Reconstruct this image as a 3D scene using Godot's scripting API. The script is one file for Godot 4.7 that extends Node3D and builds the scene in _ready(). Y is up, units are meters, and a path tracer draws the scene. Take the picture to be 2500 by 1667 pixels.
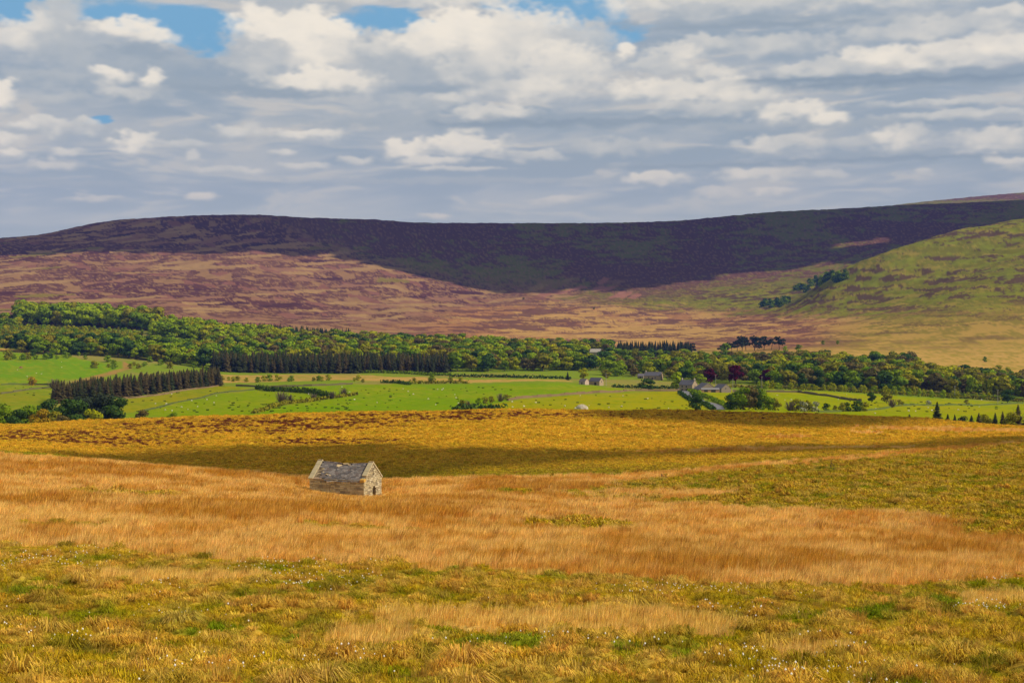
extends Node3D
# Upland landscape: tussock moor with a ruined stone hut, valley pastures and woods, heather hills under broken cloud.
# Distances: u is a depth coordinate, z = -u * S. A bearing is written as q (1250 straight ahead, 4088.6 per unit slope).

const S := 0.84
const F := 4088.6
const EYE := 790.0
const Q0 := -900.0
const Q1 := 3400.0
const NQ := 216
const U0 := 4.0
const U1 := 9000.0
const NU := 760

var lut := PackedFloat32Array()
var lnu0 := log(U0)
var lnk := float(NU - 1) / log(U1 / U0)
var rng := RandomNumberGenerator.new()
var n_hum := FastNoiseLite.new()
var n_und := FastNoiseLite.new()
var n_hill := FastNoiseLite.new()
var n_fine := FastNoiseLite.new()
var n_patch := FastNoiseLite.new()
var n_cell := FastNoiseLite.new()
var n_big := FastNoiseLite.new()
var n_tus := FastNoiseLite.new()
var n_tusv := FastNoiseLite.new()
var SUN := Vector3.ZERO
var used := {}
var mats := {}
var meshes := {}

# ------------------------------------------------------------------ small helpers
func numbered(called: String) -> String:
	if not used.has(called):
		used[called] = 0
		return called
	used[called] += 1
	return "%s_%03d" % [called, used[called]]

func tag(o: Node, label: String, category := "", group := "", kind := "") -> void:
	o.set_meta("label", label)
	if category: o.set_meta("category", category)
	if group: o.set_meta("group", group)
	if kind: o.set_meta("kind", kind)

func thing(called: String, label: String, category: String, at: Vector3, turn := 0.0, group := "") -> Node3D:
	var o := Node3D.new()
	o.name = numbered(called)
	add_child(o)
	o.position = at
	o.rotation.y = turn
	tag(o, label, category, group)
	return o

func part(called: String, m: Mesh, mat: Material, parent: Node) -> MeshInstance3D:
	var o := MeshInstance3D.new()
	o.name = called
	o.mesh = m
	o.material_override = mat
	parent.add_child(o, true)
	return o

func lin(r: float, g: float, b: float) -> Color:
	return Color(r, g, b).linear_to_srgb()

func mat(key: String, c: Color, rough := 0.95, vc := true, back := 0.0) -> StandardMaterial3D:
	if mats.has(key): return mats[key]
	var m := StandardMaterial3D.new()
	m.resource_name = key
	m.albedo_color = c.linear_to_srgb()
	m.roughness = rough
	m.metallic_specular = 0.2
	if rough >= 0.95 or back > 0.0: m.specular_mode = BaseMaterial3D.SPECULAR_DISABLED
	m.vertex_color_use_as_albedo = vc
	m.cull_mode = BaseMaterial3D.CULL_DISABLED
	if back > 0.0:
		m.backlight_enabled = true
		m.backlight = Color(back, back, back).linear_to_srgb()
	mats[key] = m
	return m

func noise(seed_: int, freq: float, oct := 3, kind := FastNoiseLite.TYPE_SIMPLEX_SMOOTH) -> FastNoiseLite:
	var n := FastNoiseLite.new()
	n.seed = seed_
	n.frequency = freq
	n.noise_type = kind
	n.fractal_type = FastNoiseLite.FRACTAL_FBM if oct > 1 else FastNoiseLite.FRACTAL_NONE
	n.fractal_octaves = oct
	return n

func ss(a: float, b: float, x: float) -> float:
	return smoothstep(a, b, x)

func mixc(a: Color, b: Color, t: float) -> Color:
	return a.lerp(b, clampf(t, 0.0, 1.0))

func array_mesh(v: PackedVector3Array, n, c, idx) -> ArrayMesh:
	var a := []
	a.resize(Mesh.ARRAY_MAX)
	a[Mesh.ARRAY_VERTEX] = v
	if n != null: a[Mesh.ARRAY_NORMAL] = n
	if c != null: a[Mesh.ARRAY_COLOR] = c
	if idx != null: a[Mesh.ARRAY_INDEX] = idx
	var m := ArrayMesh.new()
	m.add_surface_from_arrays(Mesh.PRIMITIVE_TRIANGLES, a)
	return m

class Tris:
	var v := PackedVector3Array()
	var c := PackedColorArray()
	func tri(a: Vector3, b: Vector3, d: Vector3, col := Color.WHITE) -> void:
		v.append(a); v.append(b); v.append(d)
		c.append(col); c.append(col); c.append(col)
	func quad(a: Vector3, b: Vector3, d: Vector3, e: Vector3, col := Color.WHITE) -> void:
		tri(a, b, d, col); tri(a, d, e, col)
	func box(o: Vector3, x: Vector3, y: Vector3, z: Vector3, col := Color.WHITE) -> void:
		# o = centre; x, y, z = half axes
		var p := []
		for i in 8:
			p.append(o + x * (1.0 if i & 1 else -1.0) + y * (1.0 if i & 2 else -1.0) + z * (1.0 if i & 4 else -1.0))
		quad(p[0], p[1], p[3], p[2], col); quad(p[5], p[4], p[6], p[7], col)
		quad(p[4], p[0], p[2], p[6], col); quad(p[1], p[5], p[7], p[3], col)
		quad(p[2], p[3], p[7], p[6], col); quad(p[4], p[5], p[1], p[0], col)
	func tube(a: Vector3, b: Vector3, ra: float, rb: float, col := Color.WHITE, k := 6) -> void:
		var d := (b - a).normalized()
		var s := d.cross(Vector3(0.3, 0.9, 0.31)).normalized()
		if s.length() < 0.1: s = d.cross(Vector3.RIGHT).normalized()
		var t := d.cross(s)
		for i in k:
			var p := TAU * i / k
			var q := TAU * (i + 1) / k
			var e0 := s * cos(p) + t * sin(p)
			var e1 := s * cos(q) + t * sin(q)
			quad(a + e0 * ra, a + e1 * ra, b + e1 * rb, b + e0 * rb, col)
			tri(b, b + e0 * rb, b + e1 * rb, col)
	func mesh() -> ArrayMesh:
		var a := []
		a.resize(Mesh.ARRAY_MAX)
		a[Mesh.ARRAY_VERTEX] = v
		a[Mesh.ARRAY_COLOR] = c
		var m := ArrayMesh.new()
		m.add_surface_from_arrays(Mesh.PRIMITIVE_TRIANGLES, a)
		return m

# ------------------------------------------------------------------ terrain
# for each bearing: [depth u, sight line] pairs that fix the height of the ground there
const COLS := [
	[-900, [37,1667, 60,1480, 90,1345, 130,1240, 180,1150, 230,1095, 280,1088, 340,1070, 420,1050, 480,1085, 600,1068, 800,1025, 1000,975, 1250,915, 1500,860, 1750,830, 2050,800, 2400,770, 2900,735, 3500,690, 4200,660, 4700,668, 5500,690, 9000,760]],
	[0, [37,1667, 60,1480, 90,1345, 130,1245, 180,1165, 230,1112, 280,1100, 340,1068, 420,1037, 480,1075, 600,1060, 800,1020, 1000,978, 1250,925, 1500,870, 1750,838, 2050,795, 2400,768, 2900,728, 3500,668, 4200,604, 4700,583, 5500,620, 9000,720]],
	[300, [37,1667, 60,1480, 90,1345, 130,1248, 180,1185, 230,1136, 280,1142, 340,1080, 420,1024, 480,1070, 600,1055, 800,1018, 1000,975, 1250,930, 1500,880, 1750,845, 2050,800, 2400,778, 2900,740, 3500,680, 4200,608, 4700,560, 5000,537, 5600,570, 9000,720]],
	[600, [37,1667, 60,1480, 90,1340, 130,1250, 180,1200, 230,1160, 280,1165, 340,1088, 420,1016, 480,1062, 600,1050, 800,1013, 1000,970, 1250,932, 1500,905, 1750,862, 2050,824, 2400,800, 2900,762, 3500,695, 4200,622, 4700,565, 5000,524, 5600,550, 9000,720]],
	[900, [37,1667, 60,1478, 90,1345, 130,1262, 180,1226, 205,1213, 230,1188, 280,1152, 340,1085, 420,1008, 480,1055, 600,1043, 800,1005, 1000,962, 1250,928, 1500,908, 1750,870, 2050,840, 2400,817, 2900,787, 3500,735, 4200,662, 4700,605, 5200,536, 5900,560, 9000,700]],
	[1250, [37,1667, 60,1480, 90,1365, 130,1275, 180,1222, 230,1178, 280,1135, 340,1068, 420,1002, 480,1050, 600,1040, 800,1000, 1000,960, 1250,928, 1500,908, 1750,877, 2050,852, 2400,832, 2900,802, 3500,765, 4200,722, 4700,642, 5200,575, 5500,545, 6200,570, 9000,690]],
	[1600, [37,1667, 60,1490, 90,1378, 130,1290, 180,1228, 230,1180, 280,1132, 340,1075, 420,1003, 480,1050, 600,1040, 800,1003, 1000,968, 1250,940, 1500,912, 1750,882, 2050,862, 2400,838, 2900,808, 3500,768, 4200,712, 4700,650, 5200,582, 5600,542, 6200,565, 9000,680]],
	[1900, [37,1667, 60,1495, 90,1388, 130,1300, 180,1215, 230,1160, 280,1118, 340,1072, 420,1010, 480,1055, 600,1043, 800,1006, 1000,972, 1250,946, 1500,918, 1750,886, 2050,856, 2400,824, 2900,786, 3500,738, 4200,690, 4700,640, 5200,562, 5600,517, 6200,535, 9000,545]],
	[2050, [37,1667, 60,1497, 90,1390, 130,1300, 180,1208, 230,1150, 280,1110, 340,1074, 420,1014, 480,1060, 600,1045, 800,1008, 1000,978, 1250,952, 1500,925, 1750,888, 2050,853, 2400,812, 2900,755, 3300,665, 3600,690, 4200,672, 4700,620, 5200,552, 5600,510, 6200,530, 9000,520]],
	[2200, [37,1667, 60,1498, 90,1392, 130,1300, 180,1200, 230,1140, 280,1105, 340,1075, 420,1021, 480,1065, 600,1048, 800,1010, 1000,985, 1250,961, 1500,930, 1750,890, 2050,850, 2400,797, 2900,715, 3300,603, 3700,660, 4200,650, 4700,600, 5200,545, 5700,502, 6200,525, 9000,498]],
	[2350, [37,1667, 60,1500, 90,1396, 130,1300, 180,1197, 230,1134, 280,1100, 340,1073, 420,1030, 480,1070, 600,1052, 800,1015, 1000,992, 1250,967, 1500,938, 1750,892, 2050,845, 2400,775, 2900,670, 3400,562, 3800,620, 4400,620, 5000,550, 5800,498, 6300,520, 9000,482]],
	[2500, [37,1667, 60,1500, 90,1400, 130,1300, 180,1195, 230,1130, 280,1094, 340,1070, 420,1040, 480,1075, 600,1057, 800,1020, 1000,1000, 1250,975, 1500,945, 1750,895, 2050,840, 2400,755, 2900,630, 3500,536, 4000,600, 4500,595, 5000,540, 5900,492, 6400,515, 9000,469]],
	[3400, [37,1667, 60,1500, 90,1400, 130,1295, 180,1180, 230,1110, 280,1075, 340,1065, 420,1055, 480,1080, 600,1065, 800,1040, 1000,1015, 1250,985, 1500,940, 1750,870, 2050,790, 2400,670, 2900,520, 3500,420, 4000,450, 4500,480, 5000,490, 5900,470, 6400,485, 9000,430]],
]

func pchip(xs: PackedFloat32Array, ys: PackedFloat32Array, out_x: PackedFloat32Array) -> PackedFloat32Array:
	var n := xs.size()
	var d := PackedFloat32Array(); d.resize(n)
	var dl := PackedFloat32Array(); dl.resize(n)
	for i in n - 1:
		dl[i] = (ys[i + 1] - ys[i]) / (xs[i + 1] - xs[i])
	d[0] = dl[0]; d[n - 1] = dl[n - 2]
	for i in range(1, n - 1):
		if dl[i - 1] * dl[i] <= 0.0:
			d[i] = 0.0
		else:
			var h0 := xs[i] - xs[i - 1]
			var h1 := xs[i + 1] - xs[i]
			var w1 := 2.0 * h1 + h0
			var w2 := h1 + 2.0 * h0
			d[i] = (w1 + w2) / (w1 / dl[i - 1] + w2 / dl[i])
	var out := PackedFloat32Array(); out.resize(out_x.size())
	var k := 0
	for i in out_x.size():
		var x := out_x[i]
		while k < n - 2 and x > xs[k + 1]: k += 1
		var h := xs[k + 1] - xs[k]
		var t := clampf((x - xs[k]) / h, 0.0, 1.0)
		var t2 := t * t
		var t3 := t2 * t
		out[i] = (2*t3 - 3*t2 + 1) * ys[k] + (t3 - 2*t2 + t) * h * d[k] + (-2*t3 + 3*t2) * ys[k + 1] + (t3 - t2) * h * d[k + 1]
	return out

func build_lut() -> void:
	var us := PackedFloat32Array(); us.resize(NU)
	for i in NU: us[i] = U0 * exp(float(i) / lnk)
	var rows := []
	var qs := PackedFloat32Array()
	for c in COLS:
		var xs := PackedFloat32Array([4.0, 12.0, 24.0])
		var ys := PackedFloat32Array([-1.8, -3.0, -5.9])
		var a: Array = c[1]
		for i in range(0, a.size(), 2):
			xs.append(a[i])
			ys.append(-(a[i + 1] - EYE) * a[i] / F)
		rows.append(pchip(xs, ys, us))
		qs.append(c[0])
	lut.resize(NU * NQ)
	var qq := PackedFloat32Array(); qq.resize(NQ)
	for j in NQ: qq[j] = Q0 + (Q1 - Q0) * j / float(NQ - 1)
	var col := PackedFloat32Array(); col.resize(qs.size())
	for i in NU:
		for k in qs.size(): col[k] = rows[k][i]
		var r := pchip(qs, col, qq)
		for j in NQ: lut[i * NQ + j] = r[j]

func base_h(q: float, u: float) -> float:
	var fi := clampf((log(maxf(u, U0)) - lnu0) * lnk, 0.0, NU - 1.001)
	var fj := clampf((q - Q0) / (Q1 - Q0) * (NQ - 1), 0.0, NQ - 1.001)
	var i := int(fi)
	var j := int(fj)
	fi -= i; fj -= j
	var o := i * NQ + j
	var a := lut[o] + (lut[o + 1] - lut[o]) * fj
	var b := lut[o + NQ] + (lut[o + NQ + 1] - lut[o + NQ]) * fj
	return a + (b - a) * fi

func ground(x: float, z: float) -> float:
	var u := maxf(-z / S, U0)
	return ground_qu(1250.0 + x * F / u, u, x, z)

func ground_qu(q: float, u: float, x: float, z: float) -> float:
	var h := base_h(q, u)
	if u < 520.0:
		h += n_und.get_noise_2d(x, z) * 0.35 * ss(20.0, 60.0, u)
		h += n_hum.get_noise_2d(x, z) * (0.16 - 0.06 * ss(90.0, 130.0, u))
		if relief and u > 20.0:
			var zn := zone(q, u, x, z)
			if zn == 0 or zn == 2: h += 0.30 * mound(x, z) * (0.6 + 0.6 * n_tusv.get_noise_2d(x, z))
	elif u > 2100.0:
		var k := ss(2200.0, 3200.0, u)
		h += n_und.get_noise_2d(x * 0.7, z * 0.7) * 2.2 * k
		h += n_hill.get_noise_2d(x, z) * 9.0 * k * (1.0 - ss(4000.0, 4900.0, u))
	else:
		h += n_und.get_noise_2d(x * 0.3, z * 0.3) * 1.0 * ss(520.0, 700.0, u)
	return h

func at_u(q: float, y: float, umin := 20.0, umax := 6400.0) -> float:
	var u := umin
	while u < umax:
		if base_h(q, u) >= -(y - EYE) * u / F: return u
		u *= 1.004
	return umax

func spot(q: float, u: float) -> Vector3:
	var x := (q - 1250.0) * u / F
	var z := -u * S
	return Vector3(x, ground_qu(q, u, x, z), z)

func at(q: float, y: float, umin := 470.0, umax := 6400.0) -> Vector3:
	return spot(q, at_u(q, y, umin, umax))

class Edge:   # a line across the land: depth by bearing
	var a := PackedFloat32Array()
	func get_u(q: float) -> float:
		var f := clampf((q + 900.0) / 20.0, 0.0, a.size() - 1.001)
		var i := int(f)
		return a[i] + (a[i + 1] - a[i]) * (f - i)

func edge(pts: Array, umin: float, umax := 6400.0) -> Edge:
	var e := Edge.new()
	for k in 216:
		var q := -900.0 + 20.0 * k
		var y: float = pts[0][1]
		if q >= pts[-1][0]: y = pts[-1][1]
		else:
			for i in pts.size() - 1:
				if q >= pts[i][0] and q < pts[i + 1][0]:
					y = lerpf(pts[i][1], pts[i + 1][1], (q - pts[i][0]) / float(pts[i + 1][0] - pts[i][0]))
		e.a.append(at_u(q, y, umin, umax))
	return e

var e_fore: Edge
var e_tall: Edge
var e_mound_lo: Edge
var e_mound_hi: Edge
var e_tan: Edge
var blobs_tall := []
var blobs_green := []
var blobs_heath := []
var blobs_lush := []
var blobs_mid := []
var blobs_far := []
var field_polys := []
var relief := false
var burnt := []

func blob_list(src: Array, umin := 20.0) -> Array:
	# [q, y, half width q, y top, y bottom] -> ellipses in (q, ln u)
	var out := []
	for b in src:
		var ua := at_u(b[0], b[4], umin)
		var ub := at_u(b[0], b[3], umin)
		out.append([b[0], (log(ua) + log(ub)) * 0.5, b[2], maxf(absf(log(ub) - log(ua)) * 0.5, 0.004)])
	return out

func in_blobs(bl: Array, q: float, u: float, n: float) -> float:
	var best := 0.0
	var l := log(u)
	for b in bl:
		var dq: float = (q - b[0]) / b[2]
		if absf(dq) > 1.4: continue
		var dl: float = (l - b[1]) / b[3]
		var r := sqrt(dq * dq + dl * dl) + n * 0.45
		best = maxf(best, 1.0 - ss(0.8, 1.1, r))
	return best

# ------------------------------------------------------------------ colour of the land (real base colours, linear)
const OLIVE := Color(0.385, 0.270, 0.012)
const STRAW := Color(0.54, 0.345, 0.060)
const GREEN := Color(0.205, 0.205, 0.005)
const RUST := Color(0.44, 0.205, 0.020)
const ORANGE := Color(0.53, 0.285, 0.052)
const PALE := Color(0.63, 0.415, 0.125)
const GOLD := Color(0.56, 0.335, 0.026)
const HEATH := Color(0.15, 0.045, 0.018)

func zone(q: float, u: float, x: float, z: float) -> int:
	# 0 tussock moor, 1 tall orange grass, 2 tussock mound, 3 far golden moor
	var n := n_fine.get_noise_2d(x * 0.6, z * 0.6)
	var w := 1.0 + 0.04 * n + 0.03 * n_patch.get_noise_2d(x, z)
	if u < e_fore.get_u(q) * w:
		return 1 if in_blobs(blobs_tall, q, u, n) > 0.5 else 0
	if u > e_tall.get_u(q) * (1.0 + 0.02 * n):
		return 1 if q > 1550.0 and in_blobs(blobs_far, q, u, n) > 0.5 else 3
	if q > 1360.0 and u > e_mound_lo.get_u(q) * w and u < e_mound_hi.get_u(q) * w:
		return 1 if q < 1850.0 and in_blobs(blobs_mid, q, u, n) > 0.5 else 2
	return 0 if in_blobs(blobs_green, q, u, n) > 0.5 else 1

func mound(x: float, z: float) -> float:
	# tussock hummocks: 1 on the crown of a tussock, 0 in the runnels between
	return clampf((-n_tus.get_noise_2d(x, z) - 0.42) / 0.45, 0.0, 1.0)

func moor_color(q: float, u: float, x: float, z: float) -> Color:
	var zn := zone(q, u, x, z)
	var a := n_patch.get_noise_2d(x, z)
	var b := n_fine.get_noise_2d(x, z)
	var g := n_big.get_noise_2d(x, z)
	match zn:
		0, 2:
			var t := n_tusv.get_noise_2d(x, z)
			var c := mixc(OLIVE, GREEN, ss(-0.15, 0.5, -a + 0.5 * t - 0.2 * g))
			var m := mound(x, z)
			c = mixc(c, STRAW, m * ss(-0.6, 0.6, t + a * 1.2) * (0.95 if zn == 0 else 0.6))
			if u < 95.0: c = mixc(c, Color(0.15, 0.20, 0.006), in_blobs(blobs_lush, q, u, b) * 0.85)
			return mixc(c, RUST, ss(0.3, 0.7, t * 0.6 + b) * 0.45)
		1:
			var c := mixc(ORANGE, PALE, ss(-0.35, 0.35, a + 0.6 * b))
			if u < 95.0 and u < e_fore.get_u(q): return mixc(c, Color(0.60, 0.42, 0.11), 0.8)
			return mixc(c, RUST, ss(0.05, 0.5, g * 1.2 - a * 0.4 + b * 0.3) * 0.75)
	var c := mixc(GOLD, OLIVE, ss(0.0, 0.5, a) * 0.6)
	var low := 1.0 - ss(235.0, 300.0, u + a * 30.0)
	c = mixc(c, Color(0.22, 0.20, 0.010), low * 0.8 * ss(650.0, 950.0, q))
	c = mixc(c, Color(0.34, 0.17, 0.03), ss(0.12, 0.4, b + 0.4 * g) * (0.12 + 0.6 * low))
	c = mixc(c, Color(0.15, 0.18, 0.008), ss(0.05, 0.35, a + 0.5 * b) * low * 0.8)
	var hz := in_blobs(blobs_heath, q, u, b)
	if hz > 0.0:
		c = mixc(c, HEATH, hz * ss(-0.02, 0.10, n_fine.get_noise_2d(x * 1.3, z * 0.35) + n_patch.get_noise_2d(z, x) * 0.6))
	return c

const FIELDS := [
	[Color(0.392, 0.235, 0.060), Color(0.323, 0.210, 0.050), [[535,935],[535,914],[900,917],[1140,925],[1390,930],[1400,934],[1140,935],[940,931],[760,929]]],
	[Color(0.392, 0.235, 0.060), Color(0.294, 0.180, 0.050), [[-300,845],[0,850],[125,856],[125,862],[0,858],[-300,852]]],
	[Color(0.294, 0.160, 0.050), Color(0.255, 0.170, 0.050), [[200,925],[300,898],[298,880],[318,892],[316,902],[240,925],[140,946]]],
	[Color(0.124, 0.226, 0.004), Color(0.145, 0.226, 0.004), [[-400,868],[0,862],[150,868],[300,900],[200,926],[120,936],[0,936],[-400,930]]],
	[Color(0.199, 0.195, 0.008), Color(0.151, 0.204, 0.008), [[-400,940],[0,938],[130,942],[110,1000],[0,1010],[-400,1020]]],
	[Color(0.227, 0.206, 0.004), Color(0.184, 0.200, 0.004), [[535,944],[620,950],[560,958],[450,980],[290,1012],[240,1012],[290,976]]],
	[Color(0.167, 0.226, 0.003), Color(0.194, 0.226, 0.003), [[620,951],[800,970],[700,990],[600,1015],[300,1015],[450,981]]],
	[Color(0.145, 0.226, 0.003), Color(0.188, 0.230, 0.003), [[640,949],[860,936],[1140,938],[1400,940],[1560,948],[1660,954],[1480,960],[1300,971],[1200,986],[1100,1005],[600,1015],[760,978],[815,968]]],
	[Color(0.264, 0.235, 0.002), Color(0.232, 0.235, 0.002), [[1200,987],[1300,972],[1480,961],[1660,955],[1686,976],[1744,1004],[1100,1008]]],
	[Color(0.216, 0.240, 0.002), Color(0.259, 0.240, 0.002), [[1690,956],[1900,953],[2160,966],[2500,985],[2900,990],[2900,1050],[1900,1030],[1762,1005],[1735,978]]],
]

func pt_in(poly: PackedVector2Array, p: Vector2) -> bool:
	return Geometry2D.is_point_in_polygon(p, poly)

func valley_color(q: float, u: float, x: float, z: float) -> Color:
	var a := n_big.get_noise_2d(x * 0.3, z * 0.3)
	var b := n_patch.get_noise_2d(x * 0.3, z * 0.3)
	var f := n_fine.get_noise_2d(x * 0.25, z * 0.25)
	var c := mixc(Color(0.155, 0.205, 0.015), Color(0.22, 0.19, 0.04), ss(-0.1, 0.4, a + b * 0.5))
	c = mixc(c, mixc(Color(0.40, 0.245, 0.06), Color(0.27, 0.195, 0.03), ss(-0.2, 0.4, b + f)), ss(1350.0, 1550.0, u + 80.0 * a) * ss(1650.0, 1800.0, q + 200.0 * b))
	var p := Vector2(q, log(u) * 1000.0)
	for fp in field_polys:
		if pt_in(fp[0], p):
			c = fp[1]
			c = mixc(c, fp[2], ss(-0.3, 0.5, a + 0.3 * b))
			c = mixc(c, Color(0.12, 0.18, 0.005), 0.5 * ss(0.1, 0.45, f + 0.5 * b))
			c = mixc(c, Color(0.26, 0.235, 0.02), 0.45 * ss(0.1, 0.4, -f + 0.4 * a))
			break
	if u > 1900.0:
		c = mixc(c, hill_color(q, u, x, z), ss(1900.0, 2250.0, u + 100.0 * a))
	return c

func hill_color(q: float, u: float, x: float, z: float) -> Color:
	var w1 := n_patch.get_noise_2d(x * 0.12, z * 0.12)
	var w2 := n_patch.get_noise_2d(z * 0.12 + 300.0, x * 0.12)
	var f := n_fine.get_noise_2d(x * 0.16, z * 0.05)
	var b := n_big.get_noise_2d(x * 0.08, z * 0.05)
	var slant := x + z * 0.55
	# heather mosaic: burnt and regrown strips among the old heather
	var v := n_cell.get_noise_2d((slant + w1 * 12.0) * 1.70, (z + w2 * 26.0) * 0.72)
	var v2 := n_cell.get_noise_2d((x - z * 0.35 + w2 * 12.0) * 2.2 + 900.0, (z + w1 * 30.0) * 1.0 + 400.0)
	var streak := n_fine.get_noise_2d(slant * 0.12 + w1 * 3.0, z * 0.028)
	var heath := mixc(Color(0.088, 0.038, 0.032), Color(0.165, 0.082, 0.048), ss(-0.3, 0.4, 0.6 * streak + 0.5 * b + 0.3 * f))
	var share := 0.44 - 0.4 * b
	if v > share:
		var pk := fposmod(v * 13.7, 1.0)
		var pc := Color(0.235, 0.120, 0.066)
		if pk > 0.45: pc = Color(0.300, 0.182, 0.074)
		elif pk > 0.38: pc = Color(0.18, 0.135, 0.028)
		elif pk < 0.10: pc = Color(0.065, 0.028, 0.030)
		heath = mixc(heath, pc, 0.92)
	elif v2 > 0.56 - 0.3 * b:
		heath = mixc(heath, Color(0.265, 0.15, 0.066) if fposmod(v2 * 9.1, 1.0) > 0.4 else Color(0.205, 0.092, 0.062), 0.85)
	elif streak > 0.22 - 0.16 * ss(700.0, 1150.0, q):
		heath = mixc(heath, Color(0.24, 0.135, 0.064), 0.8)
	# valley floor: bleached grass with heather streaks
	var hh := base_h(q, u)
	var st := 1.15 * n_fine.get_noise_2d(hh * 0.26 + w1 * 1.6, x * 0.008 + z * 0.004) + 0.35 * n_fine.get_noise_2d(x * 0.35, z * 0.09)
	var floor_c := mixc(Color(0.385, 0.225, 0.070), Color(0.29, 0.14, 0.058), ss(-0.15, 0.3, b + w2 * 0.7 + 0.3 * f))
	floor_c = mixc(floor_c, Color(0.115, 0.052, 0.04), 0.85 * ss(0.0, 0.12, st + 0.5 * w1 + 0.3 * b))
	if q > 1950.0:
		var olive := mixc(Color(0.34, 0.215, 0.045), Color(0.20, 0.15, 0.02), ss(-0.2, 0.2, 0.8 * f + w1 + 0.8 * st))
		olive = mixc(olive, Color(0.13, 0.075, 0.03), 0.7 * ss(0.2, 0.32, st + 0.3 * w2))
		floor_c = mixc(floor_c, olive, ss(1950.0, 2150.0, q) * (1.0 - ss(2500.0, 2750.0, u)))
	# green spur and the back slope
	var along := 1.1 * n_fine.get_noise_2d(hh * 0.15 + w1 * 2.0 + x * 0.012, x * 0.012 - z * 0.006) + 0.3 * n_fine.get_noise_2d(x * 0.25, z * 0.08)
	var green := mixc(Color(0.150, 0.140, 0.010), Color(0.255, 0.195, 0.028), ss(-0.3, 0.3, along + 0.6 * f))
	green = mixc(green, Color(0.082, 0.044, 0.028), 0.9 * ss(0.02, 0.16, w1 * 0.7 + along * 0.9 + b * 0.3))
	green = mixc(green, Color(0.18, 0.195, 0.008), 0.75 * ss(0.1, 0.35, w2 + f * 0.5))
	var back := mixc(Color(0.120, 0.058, 0.040), Color(0.150, 0.140, 0.012), ss(-0.15, 0.2, w2 * 0.6 + b * 0.9 + f * 0.3))
	back = mixc(back, Color(0.24, 0.135, 0.064), 0.6 * ss(0.25, 0.33, f + 0.5 * streak))
	var c := mixc(heath, back, ss(4250.0, 4600.0, u + f * 200.0 - maxf(0.0, 1000.0 - q) * 1.2))
	var kr := ss(1330.0, 1600.0, q + 150.0 * w1)
	c = mixc(c, back if u > 3900.0 else green, kr)
	c = mixc(c, green, kr * (1.0 - ss(3750.0, 4400.0, u + 250.0 * w2)))
	var et := e_tan.get_u(q) * (1.0 + 0.06 * w1 + 0.04 * f)
	c = mixc(c, floor_c, (1.0 - ss(et * 0.95, et * 1.05, u)) * ss(800.0, 1150.0, q + 200.0 * w2))
	var pp := Vector2(q, log(u) * 1000.0)
	if q > 1250.0 and q < 1620.0:
		for bp in burnt:
			if pt_in(bp, pp): c = Color(0.27, 0.125, 0.08)
	return c

func sheet(called: String, ua: float, ub: float, nrows: int, dq: float, col: Callable, m: Material, label: String, widen := 0.0) -> void:
	var nq := int((Q1 - 250.0 - (Q0 + 250.0)) / dq) + 1
	var us := PackedFloat32Array()
	for i in nrows:
		us.append(ua * pow(ub / ua, float(i) / (nrows - 1)))
	var v := PackedVector3Array(); v.resize(nrows * nq)
	var c := PackedColorArray(); c.resize(nrows * nq)
	for i in nrows:
		var u := us[i]
		for j in nq:
			var x := (Q0 + 250.0 + dq * j - 1250.0) * (u + widen) / F
			var q := 1250.0 + x * F / u
			var z := -u * S
			v[i * nq + j] = Vector3(x, ground_qu(q, u, x, z), z)
			c[i * nq + j] = col.call(q, u, x, z)
	var n := PackedVector3Array(); n.resize(nrows * nq)
	for i in nrows:
		var i0 := maxi(i - 1, 0); var i1 := mini(i + 1, nrows - 1)
		for j in nq:
			var j0 := maxi(j - 1, 0); var j1 := mini(j + 1, nq - 1)
			n[i * nq + j] = (v[i * nq + j1] - v[i * nq + j0]).cross(v[i1 * nq + j] - v[i0 * nq + j]).normalized()
	var idx := PackedInt32Array(); idx.resize((nrows - 1) * (nq - 1) * 6)
	var k := 0
	for i in nrows - 1:
		for j in nq - 1:
			var o := i * nq + j
			idx[k] = o; idx[k + 1] = o + nq; idx[k + 2] = o + 1
			idx[k + 3] = o + 1; idx[k + 4] = o + nq; idx[k + 5] = o + nq + 1
			k += 6
	var o := MeshInstance3D.new()
	o.name = called
	o.mesh = array_mesh(v, n, c, idx)
	o.material_override = m
	add_child(o)
	tag(o, label, "", "", "structure")

# ------------------------------------------------------------------ sky
# clear air between the clouds: bearing, height, half width, half height (in steps of 1.063)
const GAPS := [[60,40,140,55],[250,62,110,24],[400,75,120,45],[480,110,60,45],[860,62,80,34],[940,60,60,26],[1230,35,70,30],[1330,45,110,40],[1400,90,80,34],[1180,22,60,14],[230,296,30,6]]
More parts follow.
